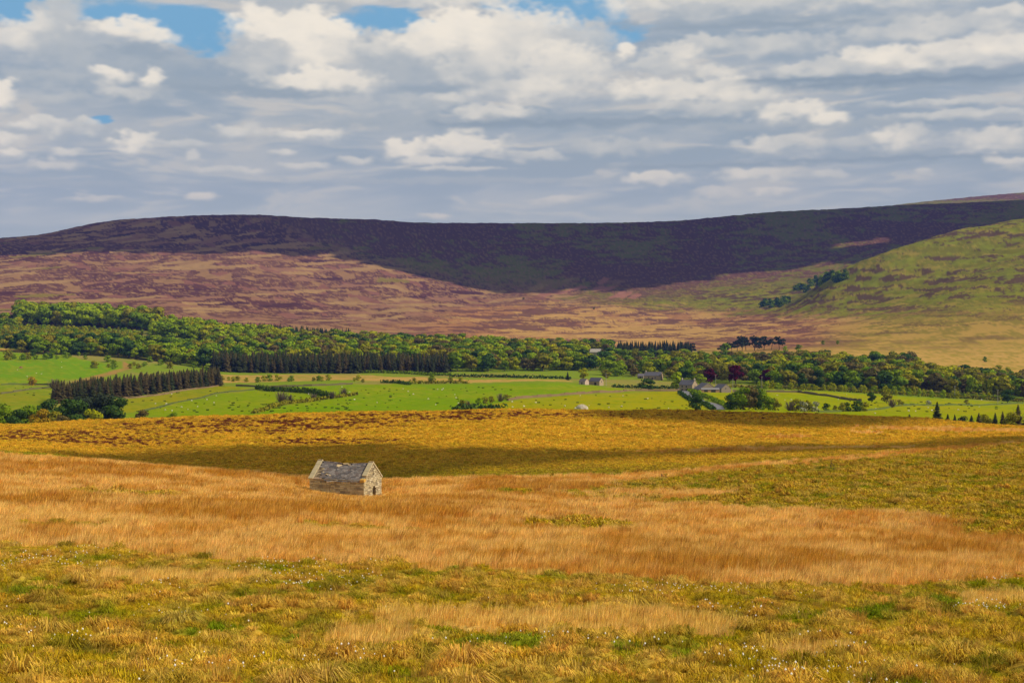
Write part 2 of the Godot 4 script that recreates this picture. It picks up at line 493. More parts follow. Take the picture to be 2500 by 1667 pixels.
# banks of cloud, back to front: bearing, height, half width, half height, how sunlit
const PUFFS := [
	[560,215,300,24,0.0],[1250,285,380,22,0.0],[1950,212,440,24,0.0],[2200,215,280,24,-0.15],[1650,385,320,11,0.0],[2100,372,280,12,0.0],[300,330,320,16,0.15],[1100,420,520,12,0.15],[100,440,260,12,0.1],[1850,300,300,14,0.1],[900,290,260,18,0.1],
	[330,18,190,22,0.62],[470,12,120,20,0.6],[200,25,60,22,0.6],[640,8,160,12,0.6],[960,10,170,26,0.7],[1080,14,120,26,0.75],[720,40,110,20,0.15],
	[1500,28,130,38,0.8],[1700,22,170,42,0.72],[1950,15,220,40,0.72],[2200,22,200,42,0.68],[1720,74,330,16,-0.05],[2050,80,260,14,0.2],[1600,52,60,24,0.3],[2290,85,70,14,0.65],[2150,112,220,24,0.45],[1750,130,170,26,0.42],[1620,120,90,20,0.4],
	[2000,165,90,22,0.72],[2110,172,190,26,0.85],[2290,160,130,28,0.78],[1880,182,120,16,0.5],[2250,205,300,16,-0.1],
	[150,95,34,58,0.42],[120,120,40,50,0.35],[70,120,52,34,0.82],[20,148,56,30,0.72],[280,108,84,22,0.98],[340,118,66,20,0.92],[240,165,120,45,0.22],[330,158,100,38,0.02],[400,165,70,30,0.12],[180,150,60,40,0.2],[250,208,52,20,0.95],[345,216,28,24,0.95],[300,242,84,20,0.42],[120,215,120,30,0.2],[0,262,38,32,0.95],[130,255,90,20,0.25],
	[900,150,110,50,0.25],[870,120,60,26,0.5],[900,180,90,30,0.2],[1060,84,96,34,1.0],[990,118,84,48,0.92],[1130,108,112,58,0.92],[1240,118,105,62,0.8],[1350,125,80,45,0.35],[1290,182,112,56,0.85],[1060,190,130,40,0.25],[1190,216,116,28,0.75],[1110,170,90,40,0.6],[1130,264,96,15,0.68],[960,245,120,22,0.28],[1020,235,40,12,0.6],
	[592,76,62,28,1.0],[660,108,112,50,1.0],[725,135,84,72,1.0],[770,100,50,34,0.95],[745,206,124,26,0.95],[590,160,76,40,0.55],[560,140,60,40,0.25],[615,150,44,34,0.4],
	[1440,138,19,19,1.0],[1550,150,64,24,0.78],[1640,182,54,17,0.66],[1500,165,80,18,0.4],[1560,225,176,28,0.85],[1710,246,92,25,0.74],[1640,262,150,16,0.45],[1830,274,78,22,0.9],[1905,290,42,15,0.92],
	[100,318,64,16,0.74],[200,315,34,18,0.62],[310,348,48,20,0.85],[10,350,44,16,0.85],[20,378,34,10,0.78],[160,370,34,9,0.66],[700,320,86,13,0.74],[540,315,56,14,0.48],[650,358,28,8,0.62],[930,354,48,22,0.9],[1060,344,106,24,0.9],[1075,308,38,9,0.78],[990,374,90,9,0.72],[1360,345,34,10,0.52],[1230,365,70,12,0.48],
	[1500,418,74,15,0.85],[1650,450,44,12,0.74],[1740,410,86,15,0.68],[1780,450,54,10,0.74],[440,375,20,16,0.66],[440,345,46,10,0.48],[530,402,78,8,0.66],[700,388,56,8,0.62],[460,462,40,9,0.85],[1280,465,66,12,0.62],[1150,475,36,8,0.5],[1000,498,34,6,0.7],[1050,390,120,5,0.55],[1800,345,90,22,0.66],[2070,340,56,25,0.74],[2280,350,90,25,0.66],[2335,400,46,16,0.78],[120,402,60,13,0.56],[230,470,56,8,0.46],[1910,412,36,10,0.56],[2120,415,24,10,0.56],[1420,345,120,18,0.35],[820,375,36,8,0.55],[1950,345,60,14,0.4],[2200,290,160,9,0.45],[2200,262,200,7,0.4],
	[2120,216,300,12,-0.32],[1880,204,180,10,-0.28],[1260,290,300,12,-0.2],[1720,82,260,10,-0.16],[2050,380,300,8,-0.15],[560,226,220,12,-0.1],[1500,284,160,8,-0.12],[330,150,80,22,-0.08],[1640,388,200,7,-0.12],[640,232,120,8,-0.1],[1000,210,90,14,-0.05],
]

func sky_image() -> Image:
	var nb := noise(11, 1.0, 4)
	var nd := noise(23, 1.0, 5)
	var W := 4096
	var H := 4096
	var small := sky_patch(512, 512, -PI, PI, PI * 0.5, -PI * 0.5, nb, nd)
	small.resize(W, H, Image.INTERPOLATE_BILINEAR)
	# the finer window: whole pixels of the big picture
	var i0 := 2048 - 340; var i1 := 2048 + 340
	var j0 := 2048 - 440; var j1 := 2048 + 24
	var fine := sky_patch(i1 - i0, j1 - j0, (i0 / float(W) - 0.5) * TAU, (i1 / float(W) - 0.5) * TAU, (0.5 - j0 / float(H)) * PI, (0.5 - j1 / float(H)) * PI, nb, nd)
	sky_puffs(fine, i0, j0, W, H, nd)
	for j in j1 - j0:
		for i in i1 - i0:
			var k := minf(minf(i, (i1 - i0 - 1) - i), j) / 40.0
			if k >= 1.0: continue
			fine.set_pixel(i, j, small.get_pixel(i0 + i, j0 + j).lerp(fine.get_pixel(i, j), k))
	small.blit_rect(fine, Rect2i(0, 0, i1 - i0, j1 - j0), Vector2i(i0, j0))
	# the panorama's first column looks straight ahead
	var out := Image.create(W, H, false, Image.FORMAT_RGBF)
	out.blit_rect(small, Rect2i(W / 2, 0, W / 2, H), Vector2i(0, 0))
	out.blit_rect(small, Rect2i(0, 0, W / 2, H), Vector2i(W / 2, 0))
	return out

func sky_puffs(im: Image, i0: int, j0: int, W: int, H: int, nd: FastNoiseLite) -> void:
	var fq := F * S
	for p in PUFFS:
		var cx := atan((p[0] * 1.063 - 1250.0) / fq) * fq
		var cy: float = EYE - p[1] * 1.063
		var rx: float = p[2] * 1.063 * 1.25
		var ry: float = p[3] * 1.063 * (1.35 if p[4] > 0.3 else 1.1)
		var ia := maxi(int((0.5 + (cx - rx * 1.7) / fq / TAU) * W) - i0, 0)
		var ib := mini(int((0.5 + (cx + rx * 1.7) / fq / TAU) * W) - i0, im.get_width() - 1)
		var ja := maxi(int((0.5 - (cy + ry * 1.9) / fq / PI) * H) - j0, 0)
		var jb := mini(int((0.5 - (cy - ry * 1.9) / fq / PI) * H) - j0, im.get_height() - 1)
		var sunny: float = p[4]
		var low := 1.0 - ss(190.0, 480.0, cy)
		var light := Color(0.98, 0.89, 0.73).lerp(Color(0.76, 0.68, 0.57), low)
		var grey := Color(0.38, 0.44, 0.475).lerp(Color(0.45, 0.495, 0.51), low)
		for j in range(ja, jb + 1):
			var sy := (0.5 - (j + j0 + 0.5) / H) * PI * fq
			for i in range(ia, ib + 1):
				var sx := ((i + i0 + 0.5) / W - 0.5) * TAU * fq
				var wob := minf(ry, 26.0)
				var n1 := nd.get_noise_3d(sx * 0.012, sy * 0.020, cx * 0.01)
				var n2 := nd.get_noise_3d(sx * 0.012 + 40.0, sy * 0.020, cx * 0.01)
				var ex := (sx + n1 * wob * 1.5 - cx) / rx
				var ey := (sy + n2 * wob * 0.9 - cy) / ry          # + is up
				var t := 1.16 - sqrt(ex * ex + ey * ey) + n1 * 0.30 + 0.20 * nd.get_noise_3d(sx * 0.045, sy * 0.06, 9.0)
				if t <= 0.0: continue
				var soft := lerpf(0.42, 1.35, clampf(0.55 - ey * 0.75, 0.0, 1.0))
				if sunny < 0.3: soft = maxf(soft, 0.8)
				var a := ss(0.0, soft, t)
				var n3 := nd.get_noise_3d(sx * 0.006 + 7.0, sy * 0.013, cx * 0.004)
				var g := sunny * (1.0 - 0.62 * ss(0.45, -1.0, ey)) + (0.16 * n2 + 0.30 * n3) * ss(0.0, 0.5, sunny) + 0.10 * ss(0.8, 1.0, sunny)
				var c := grey.lerp(light, clampf(g, 0.0, 1.0))
				if g < 0.0: c = grey.lerp(Color(0.22, 0.295, 0.36), clampf(-g * 2.0, 0.0, 1.0))
				im.set_pixel(i, j, im.get_pixel(i, j).lerp(c, a * 0.9))

func sky_patch(w: int, h: int, a0: float, a1: float, e0: float, e1: float, nb: FastNoiseLite, nd: FastNoiseLite) -> Image:
	var im := Image.create(w, h, false, Image.FORMAT_RGBF)
	var fq := F * S
	var bl := []
	for b in GAPS:
		bl.append([atan((b[0] * 1.063 - 1250.0) / fq) * fq, EYE - b[1] * 1.063, b[2] * 1.063, b[3] * 1.063])
	for j in h:
		var el := lerpf(e0, e1, (j + 0.5) / h)
		var sy := el * fq
		var flat := 1.7
		var blue := Color(0.205, 0.43, 0.63).lerp(Color(0.11, 0.26, 0.52), ss(0.25, 1.2, el))
		var low := 1.0 - ss(0.05, 0.15, el)
		for i in w:
			var az := lerpf(a0, a1, (i + 0.5) / w)
			var dx := sin(az) * cos(el)
			var dz := cos(az) * cos(el)
			var dy := sin(el) * flat
			var n := nb.get_noise_3d(dx * 5.0, dy * 15.0, dz * 5.0)
			var m := nd.get_noise_3d(dx * 13.0 + n * 1.2, dy * 50.0 + n * 1.5, dz * 13.0)
			var v := 0.75 + n * 0.6 + 0.3 * m
			if el > 0.0 and el < 0.32 and absf(az) < 0.62:
				v = 1.0
				var wx := az * fq + m * 60.0
				var wy := sy + n * 20.0 + m * 18.0
				for b in bl:
					var ex: float = (wx - b[0]) / b[2] * 0.84
					var ey: float = (wy - b[1]) / b[3] * 0.84
					var r := ex * ex + ey * ey
					if r < 1.6: v -= 1.0 - ss(0.35, 1.6, r)
			v = ss(0.05, 0.6, v)
			var grey := Color(0.43, 0.475, 0.50).lerp(Color(0.55, 0.555, 0.53), ss(-0.3, 0.4, n + 0.8 * m))
			grey = grey.lerp(Color(0.345, 0.41, 0.455), 0.8 * ss(0.0, 0.45, -n - 0.5 * m))
			grey = grey.lerp(Color(0.70, 0.645, 0.55), 0.6 * ss(0.12, 0.45, m + 0.3 * n))
			var c := blue.lerp(grey, v * 0.95)
			c = c.lerp(Color(0.52, 0.55, 0.545), low * 0.6)
			im.set_pixel(i, j, c)
	return im

# ------------------------------------------------------------------ clouds overhead that shade the land (built over the places they shade)
func cloud(label: String, pts: Array, umin: float, alt: float, thick: float, cell: float, holes := [], rough := 0.35) -> void:
	var poly := PackedVector2Array()
	for p in pts:
		var g := spot(p[0], p[1]) if p.size() == 3 else at(p[0], p[1], umin)
		var t := (alt - g.y) / SUN.y
		poly.append(Vector2(g.x + SUN.x * t, g.z + SUN.z * t))
	var hl := []
	for p in holes:
		var g := at(p[0], p[1], umin)
		var t := (alt - g.y) / SUN.y
		hl.append([Vector2(g.x + SUN.x * t, g.z + SUN.z * t), p[2], p[3]])
	var lo := poly[0]; var hi := poly[0]
	for p in poly:
		lo = lo.min(p); hi = hi.max(p)
	lo -= Vector2(cell, cell) * 3; hi += Vector2(cell, cell) * 3
	var nx := int((hi.x - lo.x) / cell) + 2
	var nz := int((hi.y - lo.y) / cell) + 2
	var nn := noise(71, 1.0 / (cell * 9.0), 4)
	var sd := PackedFloat32Array(); sd.resize(nx * nz)
	for j in nz:
		for i in nx:
			var p := lo + Vector2(i, j) * cell
			var d := 1e9
			for k in poly.size():
				var q := Geometry2D.get_closest_point_to_segment(p, poly[k], poly[(k + 1) % poly.size()])
				d = minf(d, p.distance_to(q))
			if not pt_in(poly, p): d = -d
			for hh in hl:
				var e: Vector2 = p - hh[0]
				d = minf(d, (Vector2(e.x / hh[1], e.y / hh[2]).length() - 1.0) * minf(hh[1], hh[2]))
			sd[j * nx + i] = d + nn.get_noise_2d(p.x, p.y) * cell * 9.0 * rough
	var v := PackedVector3Array(); v.resize(nx * nz * 2)
	for j in nz:
		for i in nx:
			var p := lo + Vector2(i, j) * cell
			var d := sd[j * nx + i]
			var puff := 0.5 + 0.5 * absf(nn.get_noise_2d(p.x * 2.2 + 50.0, p.y * 2.2))
			var t := thick * sqrt(clampf(d / (cell * 8.0), 0.0, 1.0)) * puff
			v[(j * nx + i) * 2] = Vector3(p.x, alt + t, p.y)
			v[(j * nx + i) * 2 + 1] = Vector3(p.x, alt - t * 0.15 - 0.5, p.y)
	var idx := PackedInt32Array()
	for j in nz - 1:
		for i in nx - 1:
			var o := j * nx + i
			if maxf(maxf(sd[o], sd[o + 1]), maxf(sd[o + nx], sd[o + nx + 1])) <= 0.0: continue
			for s in 2:
				idx.append_array([o * 2 + s, (o + nx) * 2 + s, (o + 1) * 2 + s, (o + 1) * 2 + s, (o + nx) * 2 + s, (o + nx + 1) * 2 + s])
	var o := MeshInstance3D.new()
	o.name = numbered("cloud")
	o.mesh = array_mesh(v, null, null, idx)
	o.material_override = mat("cloud_white", Color(0.8, 0.8, 0.8), 1.0, false)
	add_child(o)
	tag(o, label, "", "", "structure")

# ------------------------------------------------------------------ grass
func blade(t: Tris, base: Vector3, side: Vector3, mid: Vector3, tip: Vector3, w: float, col: Color) -> void:
	var s := side * w
	t.quad(base - s, base + s, mid + s * 0.75, mid - s * 0.75, col)
	t.tri(mid - s * 0.75, mid + s * 0.75, tip, col)

func tall_tuft(seed_: int, n: int, rad: float, hmin: float, hmax: float, w: float) -> ArrayMesh:
	var r := RandomNumberGenerator.new(); r.seed = seed_
	var t := Tris.new()
	for i in n:
		var a := r.randf() * TAU
		var d := sqrt(r.randf()) * rad
		var b := Vector3(cos(a) * d, -0.03, sin(a) * d)
		var h := r.randf_range(hmin, hmax)
		var lean := Vector3(cos(a) * 0.16 + 0.18 + r.randf_range(-0.14, 0.14), 0, sin(a) * 0.16 + r.randf_range(-0.14, 0.14)) * h
		var sa := r.randf() * TAU
		var side := Vector3(cos(sa), 0, sin(sa))
		var f := 0.50 + 1.0 * r.randf() * r.randf_range(0.6, 1.1)
		var col := Color(f, f * r.randf_range(0.86, 1.10), f * r.randf_range(0.6, 1.3))
		blade(t, b, side, b + Vector3(0, h * 0.55, 0) + lean * 0.35, b + Vector3(0, h * r.randf_range(0.86, 1.0), 0) + lean, w * r.randf_range(0.7, 1.3), col)
	return t.mesh()

func tussock(seed_: int, n: int, rad: float, h: float, w: float) -> ArrayMesh:
	var r := RandomNumberGenerator.new(); r.seed = seed_
	var t := Tris.new()
	for i in n:
		var a := r.randf() * TAU
		var d := r.randf() * rad * 0.35
		var dir := Vector3(cos(a), 0, sin(a))
		var b := dir * d + Vector3(0, -0.03, 0)
		var reach := rad * r.randf_range(0.45, 1.15)
		var top := h * r.randf_range(0.55, 1.1)
		var mid := b + dir * reach * 0.5 + Vector3(0, top, 0)
		var tip := b + dir * reach + Vector3(0.06 * h, top * r.randf_range(0.1, 0.75), 0)
		var side := Vector3(-dir.z, r.randf_range(-0.3, 0.3), dir.x).normalized()
		var f := 0.45 + 1.1 * r.randf() * r.randf_range(0.6, 1.1)
		var col := Color(f, f * r.randf_range(0.85, 1.12), f * r.randf_range(0.6, 1.3))
		blade(t, b, side, mid, tip, w * r.randf_range(0.7, 1.3), col)
	return t.mesh()

func scatter(called: String, label: String, category: String, m: Mesh, material: Material, list: Array) -> void:
	# list of [Transform3D, Color]
	if list.is_empty(): return
	var mm := MultiMesh.new()
	mm.transform_format = MultiMesh.TRANSFORM_3D
	mm.use_colors = true
	mm.mesh = m
	mm.instance_count = list.size()
	for i in list.size():
		mm.set_instance_transform(i, list[i][0])
		mm.set_instance_color(i, list[i][1])
	var o := MultiMeshInstance3D.new()
	o.name = numbered(called)
	o.multimesh = mm
	o.material_override = material
	add_child(o)
	tag(o, label, category, "", "stuff")

func put_at(p: Vector3, s: Vector3, turn: float) -> Transform3D:
	return Transform3D(Basis(Vector3.UP, turn).scaled_local(s), p)

func grow_grass() -> void:
	var gm := mat("grass_blades", Color(1, 1, 1), 0.8, true, 0.55)
	var tall := [tall_tuft(1, 48, 0.28, 0.42, 0.80, 0.012), tall_tuft(2, 48, 0.30, 0.40, 0.74, 0.012), tall_tuft(3, 44, 0.24, 0.5, 0.88, 0.012)]
	var tallf := [tall_tuft(4, 46, 0.46, 0.35, 0.80, 0.024), tall_tuft(5, 46, 0.46, 0.4, 0.88, 0.024)]
	var tus := [tussock(6, 84, 0.36, 0.20, 0.011), tussock(7, 84, 0.44, 0.28, 0.011), tussock(8, 76, 0.32, 0.14, 0.011)]
	var tusf := [tussock(9, 48, 0.6, 0.30, 0.042), tussock(10, 48, 0.65, 0.38, 0.042)]
	var L := {}
	for k in ["t0", "t1", "t2", "tf0", "tf1", "s0", "s1", "s2", "sf0", "sf1", "cot", "big0", "big1"]: L[k] = []
	# walk rings of depth; in each ring drop tufts over the breadth of the view
	var u := 30.0
	while u < 436.0:
		var du := 0.30 + u * 0.0016
		var x0 := -1500.0 * u / F - 5.0
		var x1 := 1500.0 * u / F + 5.0
		var step := 0.34 if u < 110.0 else 0.50 + (u - 110.0) * 0.0026
		var cnt := int((x1 - x0) / step)
		for i in cnt:
			var x := x0 + (i + rng.randf()) * step
			var uu := u + rng.randf() * du
			var z := -uu * S
			var q := 1250.0 + x * F / uu
			var zn := zone(q, uu, x, z)
			var y := ground_qu(q, uu, x, z)
			var a := n_patch.get_noise_2d(x, z)
			var b := n_fine.get_noise_2d(x, z)
			var g := n_big.get_noise_2d(x, z)
			var c := moor_color(q, uu, x, z)
			var f := rng.randf_range(0.85, 1.2)
			c = Color(c.r * f * 1.5, c.g * f * 1.5 * rng.randf_range(0.93, 1.07), c.b * f * 1.5)
			var turn := rng.randf() * TAU
			var p := Vector3(x, y, z)
			if zn == 1:
				if b < -0.34 and rng.randf() < 0.7: continue
				var s := rng.randf_range(0.65, 1.2) * (0.85 + 0.3 * g) * (1.0 + 0.55 * b)
				if rng.randf() < 0.06: c = mixc(c, Color(0.42, 0.17, 0.02), 0.7)
				elif rng.randf() < 0.06: c = mixc(c, Color(0.95, 0.66, 0.22), 0.6)
				if uu < e_fore.get_u(q): s *= 0.8
				if absf(q - 843.0) < 130.0 and absf(uu - 200.0) < 14.0: s *= 0.55
				if absf(q - 843.0) < 70.0 and absf(uu - 206.5) < 4.0: continue
				if uu < 130.0:
					L["t%d" % rng.randi_range(0, 2)].append([put_at(p, Vector3(1, 1, 1) * s, rng.randf_range(-0.7, 0.7)), c])
				else:
					L["tf%d" % rng.randi_range(0, 1)].append([put_at(p, Vector3(1, 1, 1) * s, rng.randf_range(-0.7, 0.7)), c])
			else:
				var s := rng.randf_range(0.55, 1.0)
				if a + b * 0.8 > 0.25: s *= 1.35
				if zn == 2 and rng.randf() < 0.022:
					L["big1"].append([put_at(p, Vector3(1, 1, 1) * rng.randf_range(0.6, 1.15), turn), mixc(c, Color(0.72, 0.46, 0.10), 0.6)])
				elif zn == 0 and uu < 120.0 and rng.randf() < 0.012:
					L["big0"].append([put_at(p, Vector3(1, 1, 1) * rng.randf_range(0.55, 1.1), turn), mixc(c, Color(0.74, 0.48, 0.11) if rng.randf() < 0.7 else Color(0.22, 0.16, 0.02), 0.6)])
				if zn == 0 and uu < 110.0 and rng.randf() < 0.16 and b > 0.0:
					L["t%d" % rng.randi_range(0, 2)].append([put_at(p, Vector3(0.8, 0.6, 0.8) * rng.randf_range(0.6, 1.0), turn), mixc(c, Color(0.6, 0.36, 0.09), 0.6)])
				elif uu < 120.0:
					L["s%d" % rng.randi_range(0, 2)].append([put_at(p, Vector3(s, s * rng.randf_range(0.7, 1.2), s), turn), c])
				else:
					var hs := s * rng.randf_range(0.6, 1.4) * (0.8 if zn == 3 else 1.15)
					L["sf%d" % rng.randi_range(0, 1)].append([put_at(p, Vector3(s, hs, s), turn), c])
				if zn == 0 and uu < e_fore.get_u(q) and rng.randf() < 0.6 * ss(0.08, 0.5, n_patch.get_noise_2d(x * 0.8 + 70.0, z * 0.8) + 0.4 * b):
					L["cot"].append([put_at(p + Vector3(0, rng.randf_range(0.16, 0.30), 0), Vector3(1, 1.2, 1) * rng.randf_range(0.7, 1.4), turn), Color(0.95, 0.92, 0.84)])
		u += du
	for i in 3:
		scatter("tall_grass", ["long orange moor grass bent by the wind around the hut", "bleached straw moor grass in tall stands", "taller loose stems of orange moor grass"][i], "grass", tall[i], gm, L["t%d" % i])
		scatter("tussock_grass", ["low olive tussock grass in the foreground", "shaggy mounded tussocks of olive grass", "short flattened tussock grass"][i], "grass", tus[i], gm, L["s%d" % i])
	for i in 2:
		scatter("moor_grass", ["orange moor grass on the slope by the hut", "straw coloured moor grass beyond the foreground"][i], "grass", tallf[i], gm, L["tf%d" % i])
		scatter("moor_tussock", ["golden tussocks on the moor beyond the hut", "coarse tussocks on the grassy mound"][i], "grass", tusf[i], gm, L["sf%d" % i])
	scatter("shaggy_tussock", "large shaggy pale tussocks standing out of the foreground turf", "grass", tussock(31, 230, 0.75, 0.42, 0.013), gm, L["big0"])
	scatter("shaggy_tussock", "large shaggy pale tussocks on the grassy mound", "grass", tussock(32, 150, 0.95, 0.60, 0.026), gm, L["big1"])
	var ct := Tris.new()
	for i in 5:
		var a := TAU * i / 5.0
		var b := TAU * (i + 1) / 5.0
		var e0 := Vector3(cos(a) * 0.022, 0, sin(a) * 0.022)
		var e1 := Vector3(cos(b) * 0.022, 0, sin(b) * 0.022)
		ct.tri(Vector3(0, 0.026, 0), e0, e1); ct.tri(Vector3(0.004, -0.024, 0), e1, e0)
	ct.tri(Vector3(-0.002, -0.3, 0), Vector3(0.002, -0.3, 0), Vector3(0, 0, 0), Color(0.2, 0.22, 0.05))
	scatter("cotton_grass", "white cotton grass heads dotted over the foreground", "grass", ct.mesh(), mat("cotton", Color(1, 1, 1), 0.9, true, 0.4), L["cot"])
	var tot := 0
	for k in L: tot += L[k].size()
	print("grass ", tot)

# ------------------------------------------------------------------ the stone hut
func stone_mesh(seed_: int) -> ArrayMesh:
	# a unit block (-0.5..0.5, front face +z) with knocked-off corners
	var r := RandomNumberGenerator.new(); r.seed = seed_
	var p := []
	for i in 8:
		p.append(Vector3((0.5 if i & 1 else -0.5) + r.randf_range(-0.05, 0.05), (0.5 if i & 2 else -0.5) + r.randf_range(-0.07, 0.07), 0.5 if i & 4 else -0.5))
	var t := Tris.new()
	var f := []
	for i in [4, 5, 7, 6]:
		f.append(Vector3(p[i].x * 0.86, p[i].y * 0.80, 0.5 + r.randf_range(0.0, 0.22)))
	t.quad(f[0], f[1], f[2], f[3])
	t.quad(p[4], p[5], f[1], f[0]); t.quad(p[5], p[7], f[2], f[1]); t.quad(p[7], p[6], f[3], f[2]); t.quad(p[6], p[4], f[0], f[3])
	t.quad(p[0], p[1], p[5], p[4]); t.quad(p[1], p[3], p[7], p[5]); t.quad(p[3], p[2], p[6], p[7]); t.quad(p[2], p[0], p[4], p[6])
	return t.mesh()

func slate_mesh(seed_: int) -> ArrayMesh:
	var r := RandomNumberGenerator.new(); r.seed = seed_
	var t := Tris.new()
	var w := 0.5
	var a := Vector3(-w, r.randf_range(0.0, 0.4), 0.0)
	t.box(Vector3.ZERO, Vector3(0.5, 0, 0), Vector3(0, 0.5, 0), Vector3(0, r.randf_range(-0.03, 0.03), 0.5))
	return t.mesh()

func build_hut() -> void:
	var L := 7.4
	var W := 4.7
	var HW := 2.25       # eaves above the ground
	var RH := 1.85       # rise of the roof
	var hp := spot(843.0, 205.0)
	var hut := thing("stone_hut", "ruined stone hut with broken slate roof standing alone in the orange grass", "hut", hp + Vector3(0, -0.12, 0), deg_to_rad(-21.0))
	var core := mat("wall_rubble", Color(0.24, 0.20, 0.13), 1.0, false)
	var pale := []
	for i in 5: pale.append(mat("pale_stone_%d" % i, [Color(0.40, 0.335, 0.205), Color(0.48, 0.41, 0.27), Color(0.31, 0.25, 0.15), Color(0.43, 0.35, 0.20), Color(0.24, 0.195, 0.125)][i], 0.95, false))
	var slate := []
	for i in 5: slate.append(mat("slate_%d" % i, [Color(0.145, 0.128, 0.12), Color(0.18, 0.16, 0.145), Color(0.10, 0.09, 0.088), Color(0.23, 0.20, 0.18), Color(0.15, 0.12, 0.105)][i], 0.95, false))
	var blocks := []
	for i in 6: blocks.append(stone_mesh(100 + i))
	var sm := []
	for i in 4: sm.append(slate_mesh(200 + i))
	# wall cores
	var t := Tris.new()
	t.box(Vector3(0, HW / 2 - 0.3, W / 2 - 0.25), Vector3(L / 2, 0, 0), Vector3(0, HW / 2 + 0.3, 0), Vector3(0, 0, 0.2), Color.WHITE)
	part("front_wall", t.mesh(), core, hut)
	t = Tris.new()
	t.box(Vector3(0, HW / 2 - 0.3, -W / 2 + 0.25), Vector3(L / 2, 0, 0), Vector3(0, HW / 2 + 0.3, 0), Vector3(0, 0, 0.25))
	part("back_wall", t.mesh(), mat("wall_rubble", Color(0.24, 0.20, 0.13), 1.0, false), hut)
	# gables: a pentagon built round the doorway (right gable) or whole (left gable)
	var dz := -0.35          # doorway centre on the gable
	var dw := 0.40
	var dh := 1.30
	for s in [1.0, -1.0]:
		t = Tris.new()
		var x0: float = s * (L / 2 - 0.45)
		var x1: float = s * (L / 2 - 0.06)
		var zs: Array = [-W / 2 + 0.02, dz - dw, dz + dw, W / 2 - 0.02] if s > 0 else [-W / 2 + 0.02, 0.0, 0.0, W / 2 - 0.02]
		var top := func(zz: float) -> float: return HW + RH * (1.0 - absf(zz) / (W / 2)) + 0.06
		var slabs := []
		slabs.append([zs[0], zs[1], -0.4]); slabs.append([zs[2], zs[3], -0.4])
		if s > 0: slabs.append([zs[1], zs[2], dh])
		for sl in slabs:
			var za: float = sl[0]; var zb: float = sl[1]; var yb: float = sl[2]
			var cuts := [za, zb] if za >= 0.0 or zb <= 0.0 else [za, 0.0, zb]
			for k in cuts.size() - 1:
				var a: float = cuts[k]; var b: float = cuts[k + 1]
				for x in [x0, x1]:
					t.quad(Vector3(x, yb, a), Vector3(x, yb, b), Vector3(x, top.call(b), b), Vector3(x, top.call(a), a))
				t.quad(Vector3(x0, top.call(a), a), Vector3(x0, top.call(b), b), Vector3(x1, top.call(b), b), Vector3(x1, top.call(a), a))
				t.quad(Vector3(x0, yb, a), Vector3(x0, yb, b), Vector3(x1, yb, b), Vector3(x1, yb, a))
			for zz in [za, zb]:
				t.quad(Vector3(x0, yb, zz), Vector3(x1, yb, zz), Vector3(x1, top.call(zz), zz), Vector3(x0, top.call(zz), zz))
		var gw := part("gable_wall", t.mesh(), core if s > 0 else mat("wall_rubble", Color(0.24, 0.20, 0.13), 1.0, false), hut)
		gw.set_meta("label", "pale sunlit gable with small arched doorway" if s > 0 else "far gable wall of the hut")
	# stones of the front wall (dark, in courses)
	var r := RandomNumberGenerator.new(); r.seed = 77
	var ch := 0.225
	for k in 10:
		var x := -L / 2 + (0.0 if k % 2 else -0.2)
		while x < L / 2 - 0.05:
			var w := r.randf_range(0.38, 0.78)
			var xa := maxf(x, -L / 2)
			var xb := minf(x + w, L / 2 - 0.01)
			if xb - xa > 0.12:
				var o := part("stone", blocks[r.randi() % 6], pale[r.randi() % 5], hut)
				o.position = Vector3((xa + xb) / 2, (k + 0.5) * ch, W / 2 - 0.03)
				o.scale = Vector3(xb - xa - 0.025, ch - 0.02, r.randf_range(0.10, 0.19))
			x += w
	# stones of the right gable (pale)
	var y := 0.0
	var k2 := 0
	while y < HW + RH - 0.25:
		var half := W / 2 if y + ch < HW else maxf(0.0, (W / 2) * (1.0 - (y + ch * 0.7 - HW) / RH))
		var zz := -half + (0.0 if k2 % 2 else -0.25)
		while zz < half - 0.05:
			var w := r.randf_range(0.38, 0.75)
			var za := maxf(zz, -half)
			var zb := minf(zz + w, half)
			zz += w
			# leave the doorway and the slit free
			var arch := dh - 0.18
			var cutw := dw if y < arch else dw * 0.55
			if y < dh - 0.02:
				if za >= dz - cutw and zb <= dz + cutw: continue
				if za < dz - cutw and zb > dz - cutw: zb = dz - cutw
				elif za < dz + cutw and zb > dz + cutw: za = dz + cutw
			if y > HW + 0.45 and y < HW + 0.95:
				if za < -0.12 and zb > -0.12: zb = -0.12
				elif za < 0.06 and zb > 0.06: za = 0.06
				elif za >= -0.12 and zb <= 0.06: continue
			if zb - za > 0.10:
				var o := part("stone", blocks[r.randi() % 6], pale[r.randi() % 5], hut)
				o.rotation.y = PI / 2
				o.position = Vector3(L / 2 - 0.03, y + ch / 2, (za + zb) / 2)
				o.scale = Vector3(zb - za - 0.03, ch - 0.028, r.randf_range(0.09, 0.16))
		y += ch
		k2 += 1
	# coping slabs along both gables
	var cop := mat("coping_stone", Color(0.40, 0.335, 0.205), 0.95, false)
	var ang := atan2(RH, W / 2)
	var sl_len := Vector2(RH, W / 2).length() + 0.22
